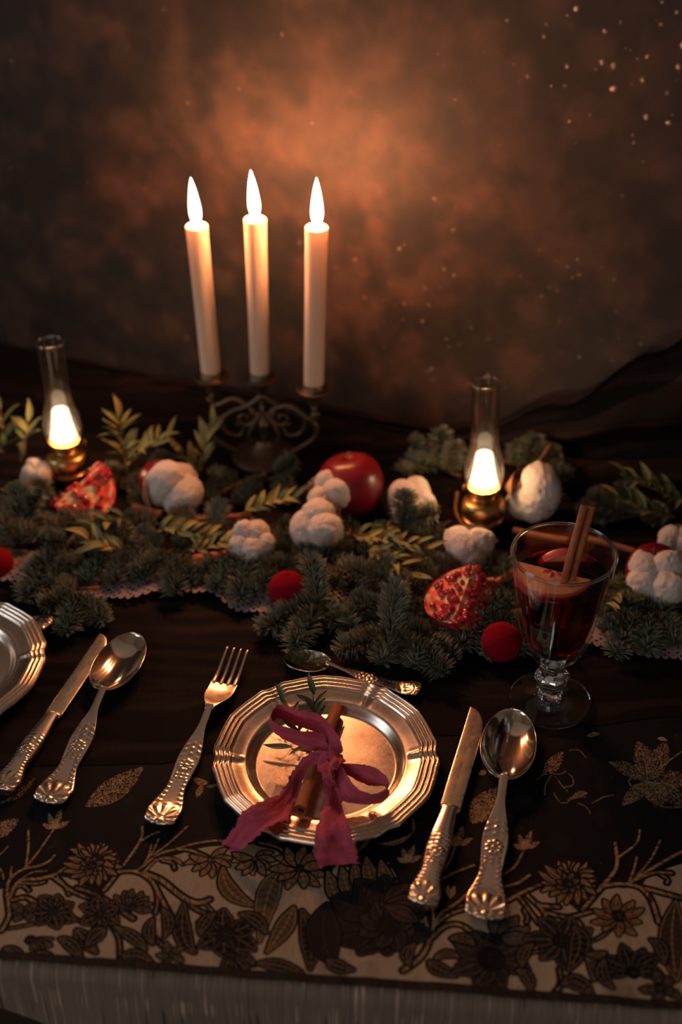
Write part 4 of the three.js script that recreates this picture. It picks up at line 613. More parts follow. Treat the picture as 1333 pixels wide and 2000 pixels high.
// ---------------------------------------------------------------- the tied favour on the plate
const Z5 = ([x, y, h]) => at(400 + x / 2.777, 1250 + y / 2.777, h);
quill(Z5([518, 925, 0.0225]), Z5([722, 372, 0.0125]), 0.0058, false, 4, 'cinnamon stick tied with burgundy ribbon on the whole plate', 0.6);
const silk = phys({ map: picture(256, 256, (x, y) => { const n = fbm(x * 6, y * 22, 3, 4), w = 0.5 + 0.5 * Math.sin(y * 700); return [0.70 + 0.18 * (n - 0.5) + 0.02 * w, 0.30 + 0.10 * (n - 0.5), 0.375 + 0.11 * (n - 0.5)]; }), roughness: 0.75, sheen: 0.5, sheenColor: lin(0.6, 0.25, 0.28), sheenRoughness: 0.4, specularIntensity: 0.2, bumpMap: grainTex, bumpScale: 0.0005 });
{
  const t = thing('ribbon_bow', 'frayed burgundy silk ribbon tied in a bow round the cinnamon stick', 'ribbon', plateAt.clone().setY(T + 0.012));
  const strip = (name, A, B, seed, { fold = 0.0016, fray = 0.0010, n = 120 } = {}) => {
    const ca = new THREE.CatmullRomCurve3(A.map(Z5), false, 'centripetal'), cb = new THREE.CatmullRomCurve3(B.map(Z5), false, 'centripetal'), pa = ca.getPoints(n), pb = cb.getPoints(n), K = 20;
    const g = sheet(n, K, (u, v) => {
      const i = Math.round(u * n), a = pa[i], b = pb[i], x = b.clone().sub(a), tan = pa[Math.min(n, i + 1)].clone().sub(pa[Math.max(0, i - 1)]).normalize(), nor = tan.clone().cross(x).normalize(), w = x.length();
      const e = (v === 0 || v === 1) ? fray * (1.6 * (noise(u * 22, v * 9, seed) - 0.4) + 0.9 * (noise(u * 75, v * 9, seed) - 0.4)) : 0, k = Math.min(1, w / 0.012);
      const p = a.clone().addScaledVector(x, v + (v === 1 ? 1 : -1) * e / Math.max(w, 0.004));
      p.addScaledVector(nor, k * fold * ((noise(u * 7 + seed, v * 3.2, seed) - 0.5) * 2.0 + 0.9 * Math.sin(v * 7 + seed + 3 * u) * 0.6 + 0.35 * (noise(u * 26, v * 12, seed) - 0.5)));
      if (i === n || i === 0) p.addScaledVector(tan, (noise(v * 9, seed) - 0.5) * fray * 2.4);
      return [p.x - t.position.x, p.y - t.position.y, p.z - t.position.z, u * 1.4, v * 0.4];
    });
    return part(name, g, silk, t);
  };
  reseed(31);
  strip('loop', [[665, 560, .034], [640, 505, .040], [560, 492, .043], [480, 482, .044], [400, 462, .045], [358, 436, .046], [352, 400, .046], [372, 360, .047], [410, 345, .047], [475, 368, .047], [545, 395, .047], [610, 404, .048], [660, 440, .048], [705, 500, .046], [742, 560, .042], [748, 605, .036], [700, 640, .030]],
    [[668, 615, .026], [620, 606, .024], [550, 598, .023], [490, 570, .024], [430, 545, .025], [392, 515, .026], [368, 470, .030], [372, 436, .034], [395, 425, .036], [450, 445, .032], [520, 470, .030], [590, 490, .030], [640, 515, .030], [664, 560, .030], [672, 600, .030], [680, 620, .028], [670, 640, .028]], 3);
  strip('loop', [[705, 668, .034], [740, 684, .038], [765, 730, .039], [800, 782, .038], [850, 820, .036], [905, 842, .035], [952, 834, .035], [985, 812, .036], [1002, 780, .038], [985, 740, .040], [940, 712, .041], [880, 686, .042], [820, 674, .041], [760, 668, .038], [712, 676, .034]],
    [[680, 690, .028], [692, 740, .024], [715, 820, .021], [750, 872, .020], [810, 890, .020], [870, 893, .020], [930, 888, .020], [975, 868, .021], [1000, 836, .024], [985, 806, .028], [940, 800, .026], [880, 790, .026], [830, 770, .026], [770, 735, .028], [720, 700, .030]], 7);
  strip('tail', [[652, 612, .032], [600, 606, .030], [540, 632, .026], [490, 690, .022], [452, 780, .020], [400, 850, .021], [300, 888, .027], [225, 935, .026], [178, 995, .019], [150, 1055, .012], [108, 1102, .006]],
    [[668, 640, .030], [620, 668, .026], [570, 700, .022], [528, 770, .018], [495, 850, .0175], [462, 925, .018], [440, 985, .026], [340, 1035, .025], [255, 1100, .014], [200, 1138, .007], [155, 1148, .006]], 11, { fold: 0.0024, fray: 0.0022 });
  strip('tail', [[668, 690, .030], [655, 760, .025], [652, 830, .023], [645, 900, .022], [622, 965, .026], [605, 1040, .026], [598, 1110, .022], [604, 1170, .012], [622, 1228, .0058]],
    [[702, 700, .031], [716, 770, .026], [735, 835, .023], [748, 885, .022], [765, 950, .026], [785, 1030, .026], [802, 1100, .022], [818, 1165, .012], [838, 1218, .0058]], 17, { fold: 0.0020, fray: 0.0020 });
  strip('knot', [[612, 705, .026], [622, 660, .033], [650, 622, .038], [700, 605, .040], [745, 622, .036], [752, 640, .028]], [[690, 800, .024], [700, 755, .034], [705, 715, .040], [722, 690, .042], [742, 680, .037], [740, 672, .028]], 23, { fold: 0.0022 });
  strip('knot', [[640, 640, .030], [625, 690, .034], [640, 745, .034], [668, 790, .028]], [[700, 640, .036], [688, 690, .041], [690, 740, .038], [712, 785, .028]], 29, { fold: 0.0020 });
}

// ---------------------------------------------------------------- mulled wine in a footed glass
{
  const pos = at(1073, 1376).setY(T + 0.0040), n = 10, step = Math.PI * 2 / n;
  const t = thing('wine_glass', 'footed fluted glass of mulled wine standing right of the whole plate', 'glass', pos); t.rotation.z = 0.030; t.rotation.x = 0.0;
  const flute = (lo, hi, depth) => (a, y, r) => { const m = ((a / step) % 1 + 1) % 1 - 0.5, f = Math.cos(Math.PI / n) / Math.cos(m * step), k = smoothstep(y, lo, lo + 0.004) * (1 - smoothstep(y, hi - 0.008, hi)); return r * lerp(1, f * (1 - depth * (0.5 + 0.5 * Math.cos(m * 2 * Math.PI))), k); };
  const outer = smooth([[0.010, 0.0505], [0.016, 0.0525], [0.0215, 0.058], [0.0262, 0.068], [0.0305, 0.085], [0.0340, 0.105], [0.0370, 0.125], [0.0398, 0.148], [0.0408, 0.157]], 60), rim = [[0.0408, 0.1580], [0.0402, 0.1588], [0.0394, 0.1588], [0.0388, 0.1580]];
  const inner = smooth([[0, 0.0560], [0.010, 0.0566], [0.0165, 0.0600], [0.0222, 0.069], [0.0268, 0.085], [0.0306, 0.105], [0.0340, 0.125], [0.0372, 0.148], [0.0387, 0.157]], 60);
  part('bowl', lathe([[0, 0.0505], ...outer, ...rim, ...inner.slice().reverse()], 120, (a, y, r) => r > 0.012 && outer.some((p) => p[0] === r) ? flute(0.056, 0.110, 0.03)(a, y, r) : r), M.clear, t);
  part('rim', new THREE.TorusGeometry(0.0400, 0.0015, 12, 90).rotateX(Math.PI / 2).translate(0, 0.1584, 0), M.solid, t);
  part('stem', lathe([[0, 0.0085], [0.0112, 0.0086], [0.0100, 0.013], [0.0098, 0.019], [0.0105, 0.023], [0.0142, 0.0265], [0.0150, 0.0295], [0.0142, 0.0325], [0.0108, 0.0355], [0.0100, 0.040], [0.0108, 0.0455], [0.0112, 0.0502], [0, 0.0503]], 64, (a, y, r) => { const k8 = Math.PI / 4, m = ((a / k8) % 1 + 1) % 1 - 0.5; return r * lerp(1, Math.cos(Math.PI / 8) / Math.cos(m * k8), 0.9); }), M.solid, t);
  part('foot', lathe(smooth([[0, 0], [0.030, 0], [0.0335, 0.0006], [0.0345, 0.0020], [0.0338, 0.0034], [0.0300, 0.0040], [0.0220, 0.0052], [0.0150, 0.0070], [0.0100, 0.0084], [0, 0.0085]], 60), 96), M.solid, t);
  const LEVEL = 0.1365, wp = inner.filter((p) => p[1] < LEVEL - 0.0004).map(([r, y]) => [Math.max(0, r - 0.0003), y + 0.0003]), last = wp[wp.length - 1];
  const w = thing('mulled_wine', 'dark red mulled wine filling the footed glass', 'wine', pos); w.rotation.copy(t.rotation);
  part('wine_body', lathe([...wp, [last[0] + 0.0004, LEVEL + 0.0006], [last[0] - 0.0012, LEVEL], [0.02, LEVEL], [0, LEVEL]], 96), M.wine, w);
  // apple slices: half rounds with a skin on the curved side
  const slice = (name, label, place, R, th) => {
    const s = thing(name, label, 'apple slice', pos, 'apple slices in the wine'); s.rotation.copy(t.rotation);
    const o = new THREE.Group(); place(o); o.updateMatrix();
    const rad = (a) => R * (1 + 0.02 * Math.cos(3 * a) + 0.012 * Math.cos(7 * a)), edge = (k, a) => [k * rad(a) * Math.cos(a), k * rad(a) * Math.sin(a)];
    const face = (side) => sheet(14, 48, (u, v) => { const a = v * Math.PI, [x, z] = edge(u * 0.985, a); return [x, side * (th - 0.0005 * smoothstep(u, 0.8, 1) - 0.0004 * noise(x * 300, z * 300)), z, x * 16, z * 16]; }, { flip: side > 0 });
    const cut = sheet(30, 4, (u, v) => [lerp(-R, R, u) * 0.985, lerp(-th, th, v) * 0.98, -0.0006 + 0.0004 * noise(u * 9, v * 3)], { flip: true });
    part('flesh', moved(mergeGeometries([face(1), face(-1), cut]), o.matrix), M.appleFlesh, s);
    part('skin', moved(sheet(10, 48, (u, v) => { const a = v * Math.PI, b = (u - 0.5) * Math.PI, k = 0.982 + 0.022 * Math.cos(b), [x, z] = edge(k, a); return [x, th * 0.96 * Math.sin(b), z]; }), o.matrix), M.appleSkin, s);
    const core = []; for (let i = 0; i < 3; i++) { const a = 0.5 + i * 1.07; core.push(new THREE.SphereGeometry(0.0026, 12, 8).scale(1.6, 0.5, 0.8).rotateY(-a).translate(Math.cos(a) * 0.0052, th * 0.9, Math.sin(a) * 0.0052)); }
    part('core', moved(mergeGeometries(core), o.matrix), M.appleSkin, s);
  };
  const spot = (x, y, h) => t.worldToLocal(at(x, y, h)); t.updateMatrixWorld(true);
  const c1 = spot(1012, 1098, LEVEL + 0.006), c2 = spot(1152, 1136, LEVEL + 0.006), mid = c1.clone().add(c2).multiplyScalar(0.5), yaw = -Math.atan2(c2.z - c1.z, c2.x - c1.x);
  slice('apple_slice', 'half-round apple slice floating flat at the front of the wine', (o) => { o.position.set(mid.x, LEVEL - 0.0005, mid.z); o.rotation.set(0.02, yaw, 0); }, 0.0300, 0.0042);
  slice('apple_slice', 'apple slice standing against the back inside of the glass, half out of the wine', (o) => { o.position.set(0.006, LEVEL - 0.012, -0.0245); o.rotation.set(-Math.PI / 2 + 0.25, 0.10, 0.0); }, 0.0215, 0.0040);
  // cinnamon in the wine
  const top = away(1150, 989, 0.742), dir = away(1116, 1120, 0.722).sub(top).normalize();
  const st = quill(top.clone().addScaledVector(dir, 0.098), top, 0.0060, true, 9, 'double-rolled cinnamon stick standing in the glass of mulled wine', -1.75);
}

// ---------------------------------------------------------------- fruit
const appleGeo = lathe(smooth([[0, 0.004], [0.008, 0.0005], [0.017, 0.001], [0.0285, 0.010], [0.0340, 0.025], [0.0348, 0.036], [0.0315, 0.050], [0.0220, 0.0605], [0.0120, 0.0635], [0.0050, 0.0615], [0, 0.0560]], 60), 64, (a, y, r) => r * (1 + 0.016 * Math.cos(5 * a) * smoothstep(Math.abs(y - 0.034), 0.005, 0.03) + 0.01 * Math.cos(2 * a + 1)));
function apple(pos, size, label, turn) {
  const t = thing('apple', label, 'apple', pos, 'dark red apples'); t.rotation.set(turn[0], turn[1], turn[2]); t.scale.setScalar(size);
  part('fruit', appleGeo, M.apple, t); part('stalk', bar([V(0, 0.055, 0), V(0.0006, 0.062, 0), V(0.003, 0.069, 0.001)], (u) => 0.0009 + 0.0006 * u, 10, 7), M.twigBark, t);
}
apple(at(694, 1001, 0.008), 0.98, 'large glossy dark red apple behind two cotton bolls, near the candelabra', [-0.25, 0.4, 0.15]);
apple(at(322, 975, 0.006), 0.66, 'red apple mostly hidden behind the big split cotton boll on the left', [0.2, 2, -0.3]);
apple(at(1272, 1140, 0.006), 0.78, 'red apple behind the cotton boll at the right edge', [0.3, 1, 0.2]);

// a broken wedge of pomegranate: rind behind, two torn faces with seeds meeting on a ridge; local x runs along the ridge, +y points out of it
function pomegranate(ridgeA, ridgeB, outward, r, spread, seed, label) {
  const c = ridgeA.clone().add(ridgeB).multiplyScalar(0.5), X = ridgeB.clone().sub(ridgeA).normalize(), Y = outward.clone().addScaledVector(X, -outward.dot(X)).normalize(), Z = X.clone().cross(Y), R = ridgeA.distanceTo(ridgeB) / 2;
  const t = thing('pomegranate_piece', label, 'pomegranate', c, 'broken pieces of pomegranate'); t.quaternion.setFromRotationMatrix(new THREE.Matrix4().makeBasis(X, Y, Z));
  reseed(seed);
  const dirAt = (phi) => [Math.cos(phi), Math.sin(phi)];           // in the y, z plane; phi measured from -y
  const shell = (rad, p) => { const a = p * Math.PI; return [-Math.cos(a) * R, Math.sin(a) * rad]; };
  const half = spread / 2, rind = sheet(40, 40, (u, v) => { const phi = (v - 0.5) * spread * 1.04, [x, q] = shell(r * (1 + 0.03 * noise(u * 4, v * 3, seed)), clamp(u, 0.002, 0.998)), [c2, s2] = dirAt(phi); return [x * 1.02, -q * c2, q * s2]; });
  const rindIn = sheet(40, 40, (u, v) => { const phi = (v - 0.5) * spread * 1.04, [x, q] = shell(r * 0.93, clamp(u, 0.002, 0.998)), [c2, s2] = dirAt(phi); return [x * 0.96, -q * c2, q * s2]; }, { flip: true });
  part('rind', mergeGeometries([rind, rindIn]), M.rind, t);
  const faces = [];
  for (const s of [-1, 1]) faces.push(sheet(44, 30, (u, v) => { const [x, q] = shell(r * 0.975, clamp(u, 0.002, 0.998)), [c2, s2] = dirAt(s * half), k = v, bump = 0.0065 * (fbm(x * 160, k * q * 160 + 9 * s, seed, 3) - 0.45) * Math.min(1, q / 0.01) * (k > 0.97 ? 0 : 1), edge = 0.0010; return [x, -q * k * c2 + bump * s2 * s * 0 + (bump + edge) * Math.abs(s2) * 0.7, q * k * s2 + s * (bump) * c2 * 0.7, u * 1.2, v * 0.6 + (s > 0 ? 0.5 : 0)]; }, { flip: s < 0 }));
  part('pith', mergeGeometries(faces), M.pith, t);
  const seedGeo = new THREE.IcosahedronGeometry(1, 2); { const p = seedGeo.attributes.position; for (let i = 0; i < p.count; i++) { const y = p.getY(i), k = 1 - 0.25 * smoothstep(y, -1, 1); p.setXYZ(i, p.getX(i) * k * (1 + 0.08 * Math.sign(p.getX(i))), y * 1.3, p.getZ(i) * k); } seedGeo.computeVertexNormals(); }
  for (const s of [-1, 1]) for (let i = 0; i < 64; i++) {
    const u = rr(0.08, 0.92), [x, q] = shell(r * 0.95, u), k = rr(0.12, 0.86), [c2, s2] = dirAt(s * half), cell = noise(x * 90 + 4 * s, q * k * 90, seed); if (cell < 0.36) continue;
    const m = part('aril', seedGeo, M.aril, t); m.scale.setScalar(rr(0.0026, 0.0036)); m.position.set(x, -q * k * c2 + 0.0012 * Math.abs(s2) + 0.0012, q * k * s2 + s * c2 * 0.0014); m.rotation.set(rr(0, 6), rr(0, 6), rr(0, 6));
  }
}
pomegranate(at(106, 988, 0.030), at(200, 906, 0.052), V(-0.42, 0.72, 0.30), 0.043, 1.75, 12, 'broken pomegranate piece showing its seeds, front of the left oil lamp');
pomegranate(at(928, 1106, 0.052), at(884, 1218, 0.032), V(-0.05, 0.80, 0.60), 0.042, 1.9, 19, 'torn pomegranate piece with cream pith lying on fir left of the wine glass');

// red felt balls
function ball(pos, r, label) {
  const g = new THREE.IcosahedronGeometry(r, 24), p = g.attributes.position; for (let i = 0; i < p.count; i++) { const v = V(p.getX(i), p.getY(i), p.getZ(i)), k = 1 + 0.03 * (fbm(v.x * 120 + 9, v.y * 120, v.z * 120, 3) - 0.5); p.setXYZ(i, v.x * k, v.y * k, v.z * k); }
  const s = mergeVertices((g.deleteAttribute('normal'), g.deleteAttribute('uv'), g)); s.computeVertexNormals(); const q = s.attributes.position, uv = []; for (let i = 0; i < q.count; i++) { const v = V(q.getX(i), q.getY(i), q.getZ(i)).normalize(); uv.push(Math.atan2(v.z, v.x) / 3, v.y); }
  s.setAttribute('uv', new THREE.Float32BufferAttribute(uv, 2));
  const m = part(numbered('felt_ball'), s, M.felt, scene); m.position.copy(pos); tag(m, label, 'ball', 'red felt balls');
}
ball(at(562, 1152, 0.0190), 0.0182, 'red felt ball by the lace edge, left of the upright fir tip');
ball(at(980, 1254, 0.0190), 0.0180, 'red felt ball against the wine glass, below the torn pomegranate');
ball(at(-6, 1100, 0.0170), 0.0160, 'dark red felt ball in shade, cut off at the left edge');

// ---------------------------------------------------------------- cotton bolls
const lockGeos = [1, 2, 3].map((s) => {
  const g = new THREE.IcosahedronGeometry(1, 16); g.deleteAttribute('normal'); g.deleteAttribute('uv'); const p = g.attributes.position;
  for (let i = 0; i < p.count; i++) { const v = V(p.getX(i), p.getY(i), p.getZ(i)), k = 1 + 0.26 * (fbm(v.x * 1.7 + s * 9, v.y * 1.7, v.z * 1.7, 4) - 0.5) + 0.07 * (fbm(v.x * 6 + s, v.y * 6, v.z * 6, 3) - 0.5); p.setXYZ(i, v.x * k, v.y * k, v.z * k); }
  const q = mergeVertices(g); q.computeVertexNormals(); const r = q.attributes.position, uv = []; for (let i = 0; i < r.count; i++) uv.push(r.getX(i) * 0.9 + r.getZ(i) * 0.3, r.getY(i) * 0.9); q.setAttribute('uv', new THREE.Float32BufferAttribute(uv, 2)); return q;
});
const bractGeo = sheet(12, 6, (u, v) => { const w = 0.34 * Math.sin(Math.PI * Math.min(1, u * 0.92 + 0.08)) * (1 - 0.25 * u), x = (v - 0.5) * 2 * w, a = -0.25 + u * 1.75; return [x, -Math.cos(a) * 1.06 + 0.10, Math.sin(a) * 1.12 - 0.10 * x * x + (u > 0.9 ? 0.06 : 0)]; });
// up: where the mouth of the boll looks; the bracts clasp it from the opposite side
function cotton(pos, size, up, locks, seed, label, { stalk = null } = {}) {
  const t = thing('cotton_boll', label, 'cotton boll', pos, 'cotton bolls in the garland'); t.quaternion.setFromUnitVectors(V(0, 1, 0), V(...up).normalize()); reseed(seed);
  const a0 = rr(0, 6);
  for (let i = 0; i < locks; i++) { const a = a0 + i / locks * Math.PI * 2 + rr(-0.2, 0.2), m = part('cotton_lock', lockGeos[i % 3], M.cotton, t), k = size * (locks > 4 ? rr(0.52, 0.60) : rr(0.62, 0.72)); m.scale.set(k, k * rr(1.15, 1.4), k); m.position.set(Math.cos(a) * size * 0.46, size * rr(0.0, 0.18), Math.sin(a) * size * 0.46); m.rotation.set(rr(-0.5, 0.5), rr(0, 6), rr(-0.5, 0.5)); }
  { // loose fibres standing off the locks
    const P = [], I = []; for (let i = 0; i < 900; i++) { const a = rr(0, 7), y = rr(-0.7, 1), q = Math.sqrt(1 - Math.min(1, y * y)), d = V(q * Math.cos(a), y * 0.8, q * Math.sin(a)), o = d.clone().multiplyScalar(size * rr(0.82, 1.04)).add(V(0, size * 0.1, 0)), s = V(rr(-1, 1), rr(-1, 1), rr(-1, 1)).normalize(), w = d.clone().cross(s).normalize().multiplyScalar(0.00011), k = P.length / 3, l = rr(0.002, 0.0055); for (const [t, sd] of [[0, 1], [0, -1], [0.5, 1], [0.5, -1], [1, 0]]) { const p = o.clone().addScaledVector(d, l * t * 0.5).addScaledVector(s, l * (t - t * t * 0.5)).addScaledVector(w, sd); P.push(p.x, p.y, p.z); } I.push(k, k + 1, k + 2, k + 1, k + 3, k + 2, k + 2, k + 3, k + 4); }
    const g = new THREE.BufferGeometry(); g.setAttribute('position', new THREE.Float32BufferAttribute(P, 3)); g.setIndex(I); g.computeVertexNormals(); part('fibres', g, M.fibre, t).userData.kind = 'stuff';
  }
  for (let i = 0; i < locks; i++) { const m = part('bract', bractGeo, M.bract, t); m.scale.setScalar(size * rr(1.0, 1.14)); m.rotation.y = a0 + (i + 0.5) / locks * Math.PI * 2 * 1 + 1.57; m.position.y = -size * 0.06; }
  if (stalk) { const e = stalk.map((p) => t.worldToLocal(p.clone())); part('stalk', bar([V(0, -size * 0.9, 0), ...e], 0.0016, 20, 7), M.twigBark, t); }
}
cotton(at(75, 928, 0.022), 0.0167, [0.1, 1, 0.3], 4, 41, 'small cotton boll in dim light below the left oil lamp');
cotton(at(340, 957, 0.030), 0.0285, [0.45, 0.6, -0.4], 3, 42, 'big split cotton boll right of the left pomegranate piece');
cotton(at(492, 1060, 0.026), 0.0233, [0.15, 0.85, 0.6], 5, 43, 'five-lobed cotton boll beside a cinnamon stick, left of the felt ball');
cotton(at(622, 1030, 0.032), 0.0251, [-0.2, 0.75, 0.2], 3, 44, 'round cotton boll standing before the large apple, lowest of the two');
cotton(at(642, 962, 0.044), 0.0211, [-0.3, 0.8, 0.4], 3, 45, 'cotton boll leaning against the large dark apple, higher of the two');
cotton(at(803, 985, 0.026), 0.0233, [0.2, 0.9, 0.1], 4, 46, 'cotton boll crossed by fir needles, right of the large apple');
cotton(at(1047, 965, 0.036), 0.0273, [0.40, -0.30, 0.70], 3, 47, 'large cotton boll on a bent brown stalk right of the right oil lamp');
cotton(at(918, 1072, 0.022), 0.0233, [0.1, 0.5, 0.8], 3, 48, 'cotton boll in front of the right oil lamp, above the torn pomegranate');
cotton(at(1284, 1128, 0.030), 0.0265, [-0.15, 0.7, 0.7], 4, 49, 'cotton boll before a red apple at the right edge');
cotton(at(1322, 1062, 0.030), 0.0176, [-0.1, 0.9, 0.3], 4, 50, 'greyish cotton boll in shade at the right edge');

// bent woody stalks lying through the garland
function stalk(pts, r, label) { const p = pts.map(([x, y, h]) => at(x, y, h)), o = p[0].clone(); const m = part(numbered('woody_stalk'), bar(p.map((q) => q.sub(o)), (u) => r * (1.05 - 0.25 * u + 0.12 * Math.sin(u * 40)), 50, 9), M.twigBark, scene); m.position.copy(o); tag(m, label, 'stalk', 'brown woody stalks'); }
stalk([[1077, 870, 0.062], [1046, 914, 0.058], [1018, 945, 0.048], [990, 986, 0.030], [962, 1026, 0.022], [930, 1036, 0.020], [842, 1046, 0.016]], 0.0026, 'bent brown stalk under the large cotton boll right of the right oil lamp');
stalk([[894, 962, 0.020], [892, 1000, 0.018], [908, 1026, 0.018], [936, 1040, 0.017]], 0.0018, 'short curved stalk at the foot of the right oil lamp');
stalk([[832, 1058, 0.022], [848, 1080, 0.020], [864, 1100, 0.018]], 0.0022, 'short reddish stalk left of the double cotton boll');
stalk([[420, 968, 0.018], [465, 945, 0.020], [520, 925, 0.022]], 0.0026, 'dark reddish stalk under the candelabra foot');
stalk([[618, 936, 0.030], [590, 962, 0.028], [560, 985, 0.024]], 0.0030, 'pale brown stalk end left of the large apple');
stalk([[672, 1042, 0.026], [740, 1050, 0.024], [800, 1058, 0.022], [842, 1060, 0.020]], 0.0016, 'thin orange stalk of leaves lying before the large apple');
stalk([[1270, 1190, 0.014], [1330, 1215, 0.012], [1400, 1240, 0.012]], 0.0035, 'thick dark stalk at the right edge above the lace');
const Q = (a, b, r, dbl, seed, label, roll) => quill(at(...a), at(...b), r, dbl, seed, label, roll);
Q([362, 1096, 0.016], [442, 1086, 0.020], 0.0062, false, 21, 'orange cinnamon stick left of the five-lobed cotton boll', 2.2);
Q([1004, 1034, 0.018], [1110, 1054, 0.020], 0.0056, true, 22, 'cinnamon stick behind the rim of the wine glass, under the large cotton boll', 2.6);
Q([1150, 1052, 0.020], [1240, 1076, 0.020], 0.0056, true, 23, 'cinnamon stick right of the wine glass rim, before the apple', 2.4);
Q([940, 1140, 0.020], [966, 1138, 0.021], 0.0050, false, 24, 'short end of a cinnamon stick right of the torn pomegranate', 0.3);
Q([132, 1152, 0.010], [196, 1151, 0.011], 0.0030, false, 25, 'thin cinnamon stick on the lace at the left', 0.2);
Q([262, 992, 0.018], [318, 1006, 0.020], 0.0050, false, 26, 'dark cinnamon stick under the big split cotton boll', 1.1);
Q([360, 1014, 0.020], [492, 1004, 0.022], 0.0048, true, 27, 'long dark cinnamon stick behind the leafy sprig, left of the yellow leaves', 2.6);
Q([1004, 1120, 0.020], [952, 1148, 0.018], 0.0040, false, 28, 'little cinnamon stick between the torn pomegranate and the wine glass', 1.1);

// ---------------------------------------------------------------- fir: branches of twigs, each twig with its needles
const needleMat = std({ vertexColors: true, color: 0xffffff, roughness: 0.55 });
function needles(seed, L, count) { // brushed-up flat needles along +x
  reseed(seed); const pos = [], col = [], idx = [];
  for (let i = 0; i < count; i++) {
    const u = Math.pow(rnd(), 0.85), tip = smoothstep(u, 0.86, 1), x = u * L * 0.97, a = rr(-2.35, 2.35), lean = lerp(1.05, 0.35, tip) + rr(-0.22, 0.18), len = rr(0.0135, 0.0195) * (1 - 0.25 * tip) * lerp(0.8, 1, smoothstep(u, 0, 0.15)), w = rr(0.00075, 0.0011);
    const rad = V(0, Math.cos(a * 0.8), Math.sin(a)).normalize(), d = V(Math.cos(lean), 0, 0).addScaledVector(rad, Math.sin(lean)).add(V(0, 0.15, 0)).normalize(), side = d.clone().cross(V(rr(-0.4, 0.4), 1, rr(-0.4, 0.4))).normalize(), up = side.clone().cross(d).normalize();
    const p0 = V(x, 0.0005 * Math.cos(a), 0.0005 * Math.sin(a)), k = pos.length / 3, curve = rr(0.0005, 0.002);
    const P = (t, s, h) => { const p = p0.clone().addScaledVector(d, len * t).addScaledVector(side, s * w).addScaledVector(V(0, 1, 0), curve * t * t).addScaledVector(up, h * w * 0.45); pos.push(p.x, p.y, p.z); };
    P(0, 0.4, 0); P(0, -0.4, 0); P(0.5, 1, -0.5); P(0.5, 0, 0.9); P(0.5, -1, -0.5); P(0.93, 0.5, 0); P(0.93, -0.5, 0); P(1, 0, 0);
    const b = rr(0.6, 1.25), y = rnd() < (seed % 2 ? 0.10 : 0.35) ? 1.45 : 1; for (let q = 0; q < 8; q++) col.push(0.225 * b * y, 0.255 * b * (y > 1 ? 1.06 : 1), 0.185 * b, 1);
    for (const f of [[0, 2, 3], [0, 3, 1], [1, 3, 4], [2, 5, 3], [3, 5, 6], [3, 6, 4], [5, 7, 6], [0, 1, 4], [0, 4, 2], [2, 4, 6], [2, 6, 5]]) idx.push(...f.map((n) => n + k));
  }
  const g = new THREE.BufferGeometry(); g.setAttribute('position', new THREE.Float32BufferAttribute(pos, 3)); g.setAttribute('color', new THREE.Float32BufferAttribute(col, 4)); g.setIndex(idx); g.computeVertexNormals(); return g;
}
const TW = 0.07, twigs = [1, 2, 3, 4, 5].map((s) => {
  const m = shade(new THREE.Mesh(bar([V(-0.006, -0.001, 0), V(TW * 0.3, 0.0004 * s, 0), V(TW * 0.7, 0.0002, 0.0004), V(TW * 0.985, 0.0012, 0)], (u) => 0.0017 - 0.0007 * u, 16, 7), M.bark)); m.name = 'twig';
  const n = shade(new THREE.Mesh(needles(s * 11, TW, 330), needleMat)); n.name = 'needles'; n.userData.kind = 'stuff'; m.add(n); return m;
});
let twigCount = 0;
function fir(label, stem, list) { // stem: pixels with heights; each twig: base pixel, height, tip pixel, height, roll
  const s = stem.map(([x, y, h]) => at(x, y, h)), t = thing('fir_branch', label, 'fir branch', s[0], 'fir branches of the garland');
  part('stem', bar(s.map((p) => p.clone().sub(s[0])), (u) => 0.0026 - 0.0008 * u, 24, 8), M.bark, t);
  for (const [bx, by, bh, tx, ty, th, roll = 0] of list) {
    const a = at(bx, by, bh), b = at(tx, ty, th), d = b.clone().sub(a), m = twigs[twigCount++ % 5].clone(); t.add(m);
    const X = d.clone().normalize(), Z = X.clone().cross(V(0, 1, 0.25)).normalize(), Y = Z.clone().cross(X);
    m.position.copy(a.sub(s[0])); m.quaternion.setFromRotationMatrix(new THREE.Matrix4().makeBasis(X, Y, Z)).multiply(new THREE.Quaternion().setFromAxisAngle(V(1, 0, 0), roll)); const k = d.length() / TW, w = clamp(Math.sqrt(k) * 1.15, 0.95, 1.3); m.scale.set(k, w, w);
  }
}
fir('fir branch in front centre reaching from the felt ball to the dessert spoon bowl', [[640, 1130, 0.012], [625, 1180, 0.013], [600, 1205, 0.012]], [[622, 1172, .014, 512, 1232, .010], [618, 1190, .014, 574, 1270, .014], [625, 1190, .014, 692, 1232, .014], [622, 1180, .016, 608, 1092, .040], [640, 1150, .014, 668, 1120, .03]]);
fir('fir branch lying just behind the whole plate, with an upright twig in its middle', [[780, 1150, 0.014], [770, 1200, 0.014], [762, 1240, 0.012]], [[764, 1240, .016, 774, 1140, .040, 0.2], [758, 1240, .014, 662, 1272, .014], [765, 1250, .014, 746, 1298, .016], [772, 1245, .014, 815, 1278, .014], [750, 1200, .014, 690, 1170, .02], [745, 1180, .016, 672, 1205, .016], [760, 1135, .02, 668, 1108, .03], [770, 1140, .02, 740, 1090, .03]]);
fir('fir branch behind the handle end of the dessert spoon', [[880, 1215, 0.014], [840, 1255, 0.014], [820, 1270, 0.012]], [[818, 1262, .014, 868, 1318, .012], [826, 1258, .014, 804, 1304, .014], [834, 1250, .014, 890, 1290, .010], [840, 1245, .014, 790, 1230, .018]]);
